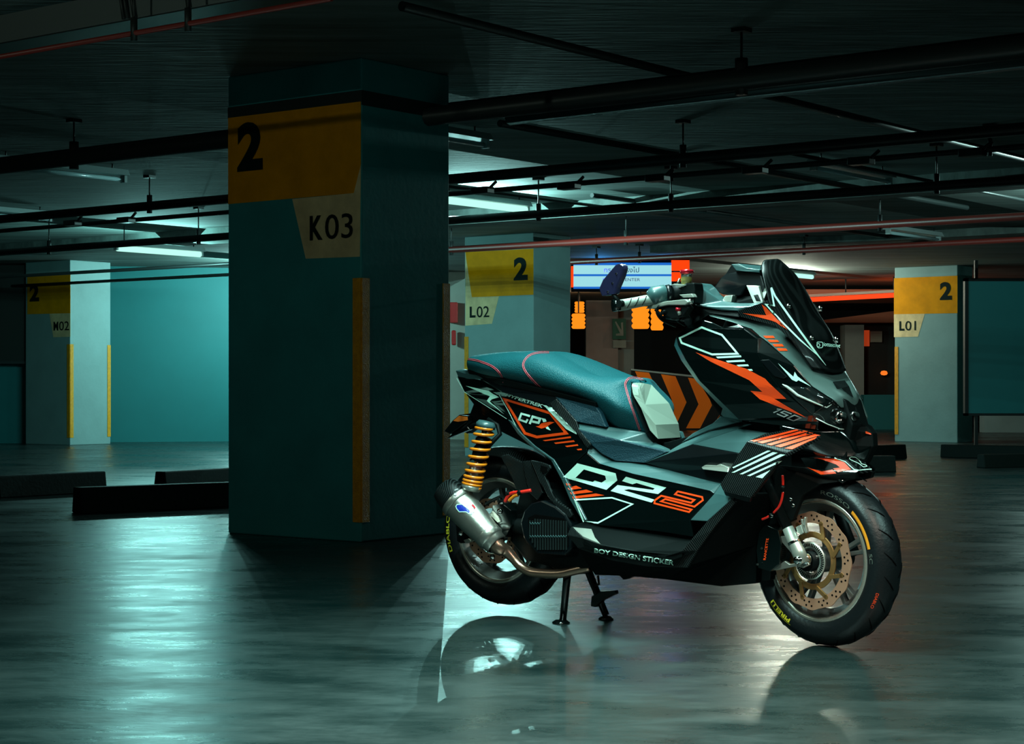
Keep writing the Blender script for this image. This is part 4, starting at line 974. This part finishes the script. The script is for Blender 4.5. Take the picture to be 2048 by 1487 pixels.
# ------------------------------------------------------------------ handlebar area
def cylpx(a, b, r, n=20): return MB().cyl(P(*a), P(*b), r, n)
g = MB().tube([P(1238, 611, -.385), P(1243, 610, -.378), P(1270, 605, -.335), P(1300, 599, -.285), P(1304, 598, -.28)], [.0165, .0175, .0165, .0168, .021], 24).build('hand_grip', M['grip'], root)
BV = make_bvh([g])
for x in (1258, 1273, 1288): strokes([[(x-4, 615-(x-1258)*.18), (x+1, 606-(x-1258)*.18), (x+5, 597-(x-1258)*.18)]], 1.3, M['hole'], 'grip_groove', g)
cylpx((1225, 611, -.40), (1239, 610, -.383), .0185).build('bar_end_weight', M['gloss'], root)
MB().cyl(P(1226, 612, -.402)-V((0,.0,0)), P(1230, 611, -.396), .012, 16).build('bar_end_cap', M['plast'], root)
MB().cyl(P(1240, 607, -.40)+V((0,-.006,0)), P(1240, 607, -.40)+V((0,.01,0)), .011, 16).build('mirror_clamp', M['plast'], root)
ms = MB().tube([P(1238, 604, -.395), P(1228, 590, -.39), P(1222, 578, -.385)], .007, 12); ms.build('mirror_stalk', M['plast'], root)
mr = MB().prism([P(u, v, -.40) for u, v in ((1197, 576), (1204, 560), (1231, 528), (1238, 526), (1246, 531), (1247, 538), (1243, 552), (1233, 575), (1230, 588), (1203, 592), (1199, 584))], V((.010, .014, 0))).build('mirror', M['mirror'], root, bevel=.006)
BV = make_bvh([mr])
for (u, v) in ((1216, 583), (1225, 566), (1233, 547)):
    p, n = onto(u, v); MB().cyl(p-n*.003, p+n*.002, .0028, 10).build('mirror_screw', M['chrome'], mr)
MB().tube([P(1300, 596, -.285), P(1306, 592, -.28), P(1328, 590, -.25), P(1333, 591, -.245)], [.021, .030, .032, .026], 24).build('throttle_housing', M['teal'], root)
MB().tube([P(1333, 590, -.245), P(1342, 588, -.235)], [.031, .031], 24).build('housing_band', M['blk'], root)
MB().tube([P(1342, 587, -.235), P(1372, 584, -.19)], [.026, .024], 20).build('switch_block', M['plast'], root)
MB().prism([P(u, v, -.225) for u, v in ((1334, 572), (1350, 567), (1388, 565), (1390, 580), (1388, 606), (1372, 608), (1345, 592), (1336, 588))], V((0, .05, 0))).build('master_cylinder', M['plast'], root, bevel=.004)
MB().prism([P(u, v, -.23) for u, v in ((1333, 573), (1348, 567), (1372, 569), (1360, 575), (1338, 577))], V((0, .03, 0))).build('master_cylinder_top', M['silver'], root, bevel=.002)
lv = MB().prism([P(u, v, -.285) for u, v in ((1290, 617), (1297, 611), (1330, 602), (1372, 598), (1378, 604), (1370, 610), (1335, 610), (1302, 617))], V((0, .018, 0))).build('brake_lever', M['silver'], root, bevel=.003)
MB().prism([P(u, v, -.275) for u, v in ((1300, 617), (1330, 611), (1372, 608), (1378, 615), (1366, 632), (1340, 636), (1325, 628), (1322, 619))], V((0, .03, 0))).build('lever_bracket', M['plast'], root, bevel=.003)
MB().prism([P(u, v, -.245) for u, v in ((1358, 589), (1384, 587), (1388, 594), (1366, 595))], V((0, .02, 0))).build('lever_adjuster', M['silver'], root, bevel=.002)
MB().cyl(P(1381, 598, -.26), P(1381, 608, -.26), .009, 14).build('lever_pivot', M['chrome'], root)
top = P(1373, 537, -.21); up_ = Z
cup = MB().lathe([(.013, -.036), (.017, -.033), (.017, 0)], P(1373, 548, -.21), Z, 28).build('fluid_cup', M['glass'], root)
MB().lathe([(0, -.035), (.015, -.035), (.015, -.008), (0, -.008)], P(1373, 548, -.21), Z, 24).build('brake_fluid', M['fluid'], cup)
MB().lathe([(0, 0), (.021, 0), (.021, .008), (.019, .012), (0, .013)], P(1374, 547, -.21), Z, 28).build('cup_cap', M['redm'], cup)
MB().tube([P(1360, 557, -.215), P(1355, 566, -.22), P(1352, 572, -.22)], .0045, 10).build('cup_bracket', M['chrome'], cup)
MB().cyl(P(1357, 615, -.28), P(1356, 621, -.28), .0085, 16).build('red_adjuster', M['redm'], root)
MB().cyl(P(1357, 621, -.28), P(1360, 629, -.275), .006, 16).build('adjuster_body', M['silver'], root)
for k, l in enumerate(([(1318, 612, -.29), (1314, 625, -.28), (1325, 640, -.25), (1352, 652, -.2)], [(1330, 612, -.27), (1322, 632, -.26), (1340, 640, -.22), (1375, 645, -.16)], [(1345, 610, -.25), (1350, 635, -.22), (1370, 650, -.16)], [(1375, 610, -.24), (1380, 630, -.2), (1400, 645, -.14)], [(1310, 618, -.29), (1322, 628, -.28), (1330, 622, -.28), (1345, 636, -.25), (1358, 634, -.24)])):
    MB().tube(spline(PP(l), 6), .0045, 10).build('control_cable', M['plast'], root)
MB().cyl(P(1325, 634, -.24), P(1357, 638, -.235), .005, 12).build('cable_adjuster', M['teal'], root)
panel('handlebar_cover', [(1388, 566, -.175), (1405, 566, -.15), (1415, 575, -.14), (1427, 590, -.135), (1442, 602, -.13), (1470, 606, -.13), (1508, 606, -.12), (1526, 604, -.12), (1500, 613, -.15), (1476, 622, -.16), (1440, 620, -.17), (1391, 611, -.185)], M['teal'], th=.05, bevel=.006)
panel('handlebar_cover_base', [(1388, 608, -.17), (1440, 617, -.16), (1476, 620, -.15), (1478, 634, -.16), (1420, 627, -.17), (1400, 640, -.18), (1375, 653, -.18), (1360, 640, -.17)], M['plast'], th=.08)
hb = MB().tube([P(1372, 585, -.19), P(1400, 590, -.12), P(1440, 600, .0)], .012, 14); hb.build('handlebar', M['plast'], root)
# instrument and its hood
ih = panel('instrument_cowl', [(1427, 575, -.09), (1440, 556, -.085), (1451, 547, -.08), (1462, 529, -.075), (1478, 528, -.07), (1493, 537, -.07), (1520, 541, -.07), (1528, 570, -.08), (1530, 592, -.085), (1492, 572, -.085), (1482, 590, -.085), (1470, 592, -.085), (1444, 588, -.09), (1436, 584, -.09)], M['blk'], th=.15, mirror=False, bevel=.004)
panel('instrument_hood', [(1462, 528, -.095), (1478, 527, -.09), (1493, 535, -.09), (1520, 539, -.085), (1519, 545, -.085), (1492, 543, -.092), (1472, 541, -.095)], M['teal'], th=.17, mirror=False, bevel=.002)
panel('windshield_bracket', [(1492, 570, -.10), (1517, 571, -.095), (1526, 604, -.11), (1508, 607, -.115)], M['silver'], th=.012, bevel=.002)
panel('bracket_slot', [(1505, 588, -.106), (1516, 588, -.104), (1521, 602, -.112), (1510, 603, -.112)], M['plast'], th=.006, bevel=.001)
panel('cowl_foot', [(1450, 591, -.10), (1465, 590, -.10), (1462, 604, -.105), (1442, 603, -.105)], M['silver'], th=.03, bevel=.002)
panel('mount_strut', [(1525, 585, -.09), (1533, 570, -.085), (1535, 580, -.085), (1527, 600, -.095)], M['silver'], th=.01, bevel=.001)
panel('inner_shield', [(1470, 592, -.07), (1530, 590, -.07), (1545, 640, -.08), (1480, 640, -.09), (1450, 610, -.09)], M['plast'], th=.12, mirror=False)

# ------------------------------------------------------------------ exhaust
e0 = P(912, 1000, -.225); e1 = P(978, 1072, -.200); A = (e1-e0); L_ = A.length; A.normalize()
can = MB().lathe([(.053, -.002), (.0575, 0), (.0575, .006), (.056, .010), (.0555, L_*.3), (.053, L_*.6), (.046, L_*.95), (.046, L_)], e0, A, 56).build('exhaust_can', M['titan'], root)
MB().lathe([(.0582, -.002), (.059, 0), (.059, .018), (.0575, .020)], e0, A, 56).build('clamp_band', M['titan'], can)
MB().lathe([(.018, -.066), (.030, -.070), (.047, -.060), (.053, -.035), (.0565, -.004), (.056, .0)], e0, A, 48).build('exhaust_end_cap', M['carb'], can)
MB().lathe([(.0, -.055), (.018, -.055), (.018, -.068), (.024, -.072)], e0, A, 32).build('exhaust_outlet', M['hole'], can)
MB().lathe([(.047, L_-.012), (.0475, L_-.010), (.0475, L_+.012), (.044, L_+.016), (.041, L_+.02), (.041, L_+.036), (.034, L_+.04)], e0, A, 48).build('collar', M['titan'], can)
for (u, v) in ((911, 989), (974, 1066)):
    BV = make_bvh([can]); p, n = onto(u, v); MB().cyl(p-n*.002, p+n*.005, .005, 12).build('rivet', M['chrome'], can)
c0 = e0 + A*(L_+.034); lp = [c0, c0+A*.02, P(1012, 1101, -.175), P(1028, 1118, -.165), P(1040, 1131, -.16), P(1056, 1141, -.155), P(1075, 1145, -.15), P(1118, 1146.5, -.14), P(1150, 1140, -.13), P(1181, 1133, -.12)]
hp = MB().tube(spline(lp, 4), [.031+( .0155-.031)*min(1, i/12) for i in range(37)], 24).build('exhaust_pipe', M['copper'], root)
BV = make_bvh([can])
strokes([[(914, 1017), (912, 1012), (914.5, 1008.5), (924, 1008), (932, 1014), (938, 1019), (946, 1024), (944, 1028), (938, 1027), (932, 1023), (919, 1023)]], 1.6, M['wht'], 'badge_outline', can, closed=True, off=.0022)
sticker([(914, 1017), (913, 1012), (915.5, 1009), (924, 1009), (932, 1014), (940, 1021), (938, 1025), (932, 1022), (919, 1022)], M['blue'], 'badge', can)
sticker([(928, 1003), (934, 1002), (947, 1016), (949, 1024), (943, 1027), (935, 1016)], M['wht'], 'badge_stripe', can, off=.0025)
sticker([(942, 1008), (946, 1009), (951, 1016), (948, 1017)], M['redm'], 'badge_flag', can, off=.0028)

# ------------------------------------------------------------------ rear suspension
st_, sb_ = P(972, 848, -.185), P(943, 972, -.205); D_ = (st_-sb_); LL = D_.length; D_.normalize()
X_ = V((1,0,0)); X_ = (X_-D_*X_.dot(D_)).normalized(); Y_ = D_.cross(X_)
sh = MB().cyl(sb_-D_*.02, st_+D_*.01, .009, 16).build('rear_shock', M['chrome'], root)
pts = []; hgt = [0, .045, .10, .17, .27, .38, .5, .62, .74, .86, .95]
for i in range(10*16+1):
    t = i/16; k = min(int(t), 9); f = t-k; h = hgt[k]+(hgt[k+1]-hgt[k])*f; a = 2*math.pi*t
    pts.append(sb_+D_*(LL*h) + (X_*math.cos(a)+Y_*math.sin(a))*.031)
MB().tube(pts, .0052, 8).build('shock_spring', M['spring'], sh)
MB().lathe([(.010, LL*.67), (.022, LL*.68), (.024, LL*.76), (.016, LL*.80), (.009, LL*.81)], sb_, D_*1, 24).build('bump_stop', M['plast'], sh)
MB().lathe([(.02, 0), (.022, .01), (.022, LL*.30), (.016, LL*.34), (.012, LL*.34)], sb_, D_, 24).build('shock_body', M['titan'], sh)
MB().lathe([(.01, LL*.4), (.023, LL*.42), (.024, LL*.60), (.018, LL*.66), (.01, LL*.67)], sb_, D_, 24).build('shock_reservoir', M['plast'], sh)
MB().lathe([(.0, LL+.012), (.026, LL+.010), (.034, LL+.0), (.034, LL-.012), (.01, LL-.016)], sb_, D_, 28).build('shock_top_mount', M['teal'], sh)
MB().lathe([(.0, -.016), (.030, -.014), (.034, -.004), (.034, .004), (.01, .006)], sb_, D_, 28).build('spring_seat', M['silver'], sh)
MB().tube([P(975, 838, -.16), P(995, 850, -.15), P(1000, 868, -.15), P(988, 880, -.17), P(970, 900, -.18)], .008, 10).build('reservoir_hose', M['plast'], sh)

# rear brake and swingarm
rd = disc('rear_brake_disc', CR, XR, YR, -.085, .078, .112, root, wav=10, nh=11, m=M['disc'])
MB().tube([P(988, 1062, -.12), P(1030, 1050, -.13), P(1090, 1060, -.14)], [.03, .026, .04], 16).build('swing_arm', M['plast'], root)
MB().cyl(CR-YR*.13, CR+YR*.08, .022, 20).build('rear_axle', M['plast'], root)
br('rear_brake_caliper', [(985, 1010), (1005, 1006), (1022, 1020), (1024, 1050), (1010, 1075), (992, 1060), (982, 1035)], -.17, M['gloss'], .07)
br('caliper_hanger', zc([(520, 380), (545, 350), (600, 400), (620, 450), (590, 460), (540, 410)], 860, 940, 4.3725), -.175, M['titan'], .01)
for (u, v, y) in ((997.5, 1022, -.176), (919, 1066, -.15), (983, 1113, -.15), (1001, 1003, -.176)):
    p = P(u, v, y); MB().lathe([(0, .004), (.005, .004), (.005, 0), (.009, 0), (.009, -.008)], p, V((0, -1, 0)), 16).build('bolt', M['chrome'], root)
br('axle_block', zc([(225, 470), (250, 450), (290, 500), (300, 610), (270, 640), (235, 620)], 860, 940, 4.3725), -.12, M['plast'], .03)
br('sensor_block', zc([(290, 610), (340, 595), (365, 620), (310, 640)], 860, 940, 4.3725), -.14, M['silver'], .02)
hs = MB().tube(spline(PP([(1018, 1001, -.20), (1028, 992, -.20), (1036, 989, -.20)]), 5), .0058, 12); hs.build('brake_hose', M['spring'], root)
MB().tube(spline(PP([(1010, 1003, -.2), (1020, 987, -.2), (1045, 983, -.2), (1062, 980, -.19)]), 5), .0058, 12).build('brake_hose', M['hose'], root)
for (u, v) in ((1000, 1000), (1017, 986), (1040, 984)): MB().cyl(P(u-3, v+1.5, -.2), P(u+3, v-1.5, -.2), .0085, 14).build('hose_clip', M['plast'], root)
MB().tube(spline(PP([(972, 1008, -.19), (985, 1000, -.19), (1003, 992, -.2)]), 5), .006, 12).build('brake_line', M['plast'], root)

# carbon hugger over the rear wheel
vs = []; N_ = 16
for i in range(N_+1):
    a = math.radians(18+i*(112-18)/N_)
    for j in range(9):
        o_ = -.088+.176*j/8; rr = .290-.03*(abs(o_)/.088)**3
        vs.append(CR+(XR*math.cos(a)+Z*math.sin(a))*rr+YR*o_)
o = MB().add(vs, [(i*9+j, i*9+j+1, (i+1)*9+j+1, (i+1)*9+j) for i in range(N_) for j in range(8)], True).build('rear_hugger', M['carb'], root)
s = o.modifiers.new('solid', 'SOLIDIFY'); s.thickness = .004
panel('hugger_side', [(1000, 912, -.14), (1014, 908, -.14), (1046, 925, -.15), (1056, 960, -.155), (1060, 976, -.155), (1036, 985, -.15), (1025, 960, -.15), (1016, 940, -.145)], M['carb'], th=.01, surf=False)
strokes_src = panel('engine_cover', [(1044, 922, -.165), (1063, 920, -.165), (1075, 950, -.17), (1085, 985, -.175), (1075, 1000, -.17), (1058, 985, -.165), (1050, 952, -.165)], M['carb'], th=.03, surf=False)
panel('carbon_brace', [(1060, 920, -.178), (1082, 924, -.18), (1098, 930, -.18), (1100, 938, -.18), (1090, 952, -.18), (1098, 975, -.183), (1112, 1000, -.186), (1138, 1018, -.19), (1146, 1030, -.19), (1140, 1036, -.19), (1128, 1030, -.19), (1100, 1000, -.186), (1080, 965, -.182)], M['carb'], th=.012, surf=False, bevel=.003)
panel('brace_window', [(1082, 930, -.181), (1094, 934, -.181), (1094, 944, -.181), (1086, 948, -.181), (1080, 940, -.181)], M['hole'], th=.003, surf=False, bevel=.0005)
panel('engine_case', [(1040, 985, -.15), (1080, 965, -.15), (1120, 1000, -.15), (1150, 1040, -.16), (1160, 1075, -.16), (1190, 1110, -.16), (1180, 1135, -.14), (1120, 1138, -.14), (1060, 1122, -.14), (1020, 1080, -.13), (1030, 1030, -.14)], M['plast'], th=.22, mirror=False, surf=False)
M['fin'] = mat('dark fin metal', (.03, .045, .045), .35, metal=.5)
rc = panel('radiator_cover', [(1040, 1045, -.195), (1048, 1020, -.195), (1060, 1007, -.195), (1084, 1000, -.195), (1110, 1012, -.195), (1130, 1028, -.195), (1143, 1050, -.195), (1143, 1098, -.195), (1130, 1110, -.195), (1073, 1106, -.195), (1047, 1077, -.195)], M['blk'], th=.05, surf=False, bevel=.006)
panel('radiator_core', [(1056, 1035, -.1965), (1070, 1028, -.1965), (1128, 1036, -.1965), (1137, 1055, -.1965), (1137, 1092, -.1965), (1124, 1101, -.1965), (1078, 1100, -.1965), (1058, 1074, -.1965)], M['hole'], th=.002, surf=False, parent=rc, mirror=False, bevel=0)
for i in range(15):
    u = 1060+i*5.2; v0 = 1040 - (4 if i > 1 else 0) + i*.4; v1 = min(1076+i*9, 1099)
    MB().bar(P(u, v0, -.199), P(u, v1, -.199), .0022, .006, up=(0, 1, 0)).build('radiator_fin', M['fin'], rc)
for (v0, i0, i1) in ((1046, 0, 4), (1072, 0, 14)):
    for i in range(i0, i1): MB().tube([P(1060+i*5.2, v0-2, -.202), P(1062.6+i*5.2, v0+2, -.202), P(1065.2+i*5.2, v0-2, -.202)], .0012, 6).build('radiator_guard', M['teal'], rc)
panel('engine_bracket', [(1098, 1128, -.13), (1130, 1120, -.13), (1168, 1118, -.13), (1170, 1132, -.13), (1140, 1136, -.13), (1104, 1136, -.13)], M['copper'], th=.02, surf=False, mirror=False)

# ------------------------------------------------------------------ centre stand
n0 = loc(floor_pt(1126, 1246)); n1 = loc(floor_pt(1212, 1238))
sd = MB(); topn = P(1137, 1142, n0.y); topf = P(1176, 1140, n1.y)
sd.tube([topn+Z*.03, P(1133, 1165, n0.y), n0+Z*.012], [.016, .013, .012], 14)
sd.tube([topf+Z*.03, topf, P(1192, 1180, n1.y), n1+Z*.014], [.016, .014, .013, .012], 14)
sd.tube([topn, (topn+topf)/2, topf], .012, 12)
so = sd.build('centre_stand', M['gloss'], root)
MB().lathe([(.0, 0), (.030, 0), (.030, .004), (.018, .012), (.0, .014)], V((n0.x-.008, n0.y, 0)), Z, 20).build('stand_foot', M['gloss'], so)
MB().lathe([(.0, 0), (.026, 0), (.026, .004), (.016, .012), (.0, .014)], V((n1.x, n1.y, 0)), Z, 20).build('stand_foot', M['gloss'], so)
MB().prism([P(u, v, n1.y-.02) for u, v in ((1182, 1192), (1200, 1182), (1230, 1180), (1231, 1187), (1205, 1200), (1190, 1214), (1181, 1212))], V((0, .02, 0))).build('stand_pedal', M['gloss'], so, bevel=.003)
MB().tube([P(1196, 1150, -.05), P(1198, 1168, -.05), P(1190, 1170, -.05)], .004, 8).build('side_stand_switch', M['plast'], root)

# ------------------------------------------------------------------ tail bracket, indicator
panel('plate_bracket', [(950, 800, -.02), (975, 812, -.02), (1000, 835, -.02), (985, 850, -.02), (960, 842, -.02), (940, 848, -.02), (905, 868, -.02), (888, 862, -.02), (905, 840, -.02), (918, 829, -.02), (940, 826, -.02)], M['plast'], th=.04, mirror=False, surf=False)
panel('rear_indicator', [(889, 861, -.06), (906, 839, -.06), (919, 830, -.06), (936, 831, -.06), (935, 842, -.06), (925, 850, -.06), (900, 868, -.06)], M['gloss'], th=.03, surf=False)
panel('indicator_lens', [(906, 841, -.062), (918, 831, -.062), (934, 833, -.062), (935, 840, -.062), (916, 843, -.062)], M['amber'], th=.003, surf=False, bevel=.0005)
panel('rear_mudflap', [(893, 877, -.05), (905, 866, -.05), (935, 852, -.05), (940, 858, -.05), (915, 868, -.05)], M['gloss'], th=.02, mirror=False, surf=False)
panel('under_tail', [(932, 788, -.04), (965, 807, -.08), (1015, 838, -.12), (1036, 868, -.13), (1062, 893, -.13), (1000, 862, -.08), (960, 825, -.05)], M['blk'], th=.02)
# red hose of the front brake
for l in ([(1565, 950, -.14), (1566, 960, -.14), (1566, 970, -.14)], [(1566, 983, -.14), (1563, 1000, -.14), (1557, 1014, -.14), (1547, 1025, -.14)], [(1538, 1032, -.14), (1530, 1036, -.14), (1524, 1038, -.14)]):
    MB().tube(spline(PP(l), 5), .0036, 12).build('brake_hose', M['hose'], root)
for (u, v) in ((1566, 976), (1542, 1031)): MB().cyl(P(u, v-5, -.142), P(u, v+5, -.142), .006, 12).build('hose_clip', M['plast'], root)
for (u, v) in ((1543, 1032), (1581, 998), (1586, 1010)): MB().lathe([(.003, .003), (.005, .003), (.005, -.003)], P(u, v, -.15), V((0, -1, 0)), 12).build('bolt', M['chrome'], root)
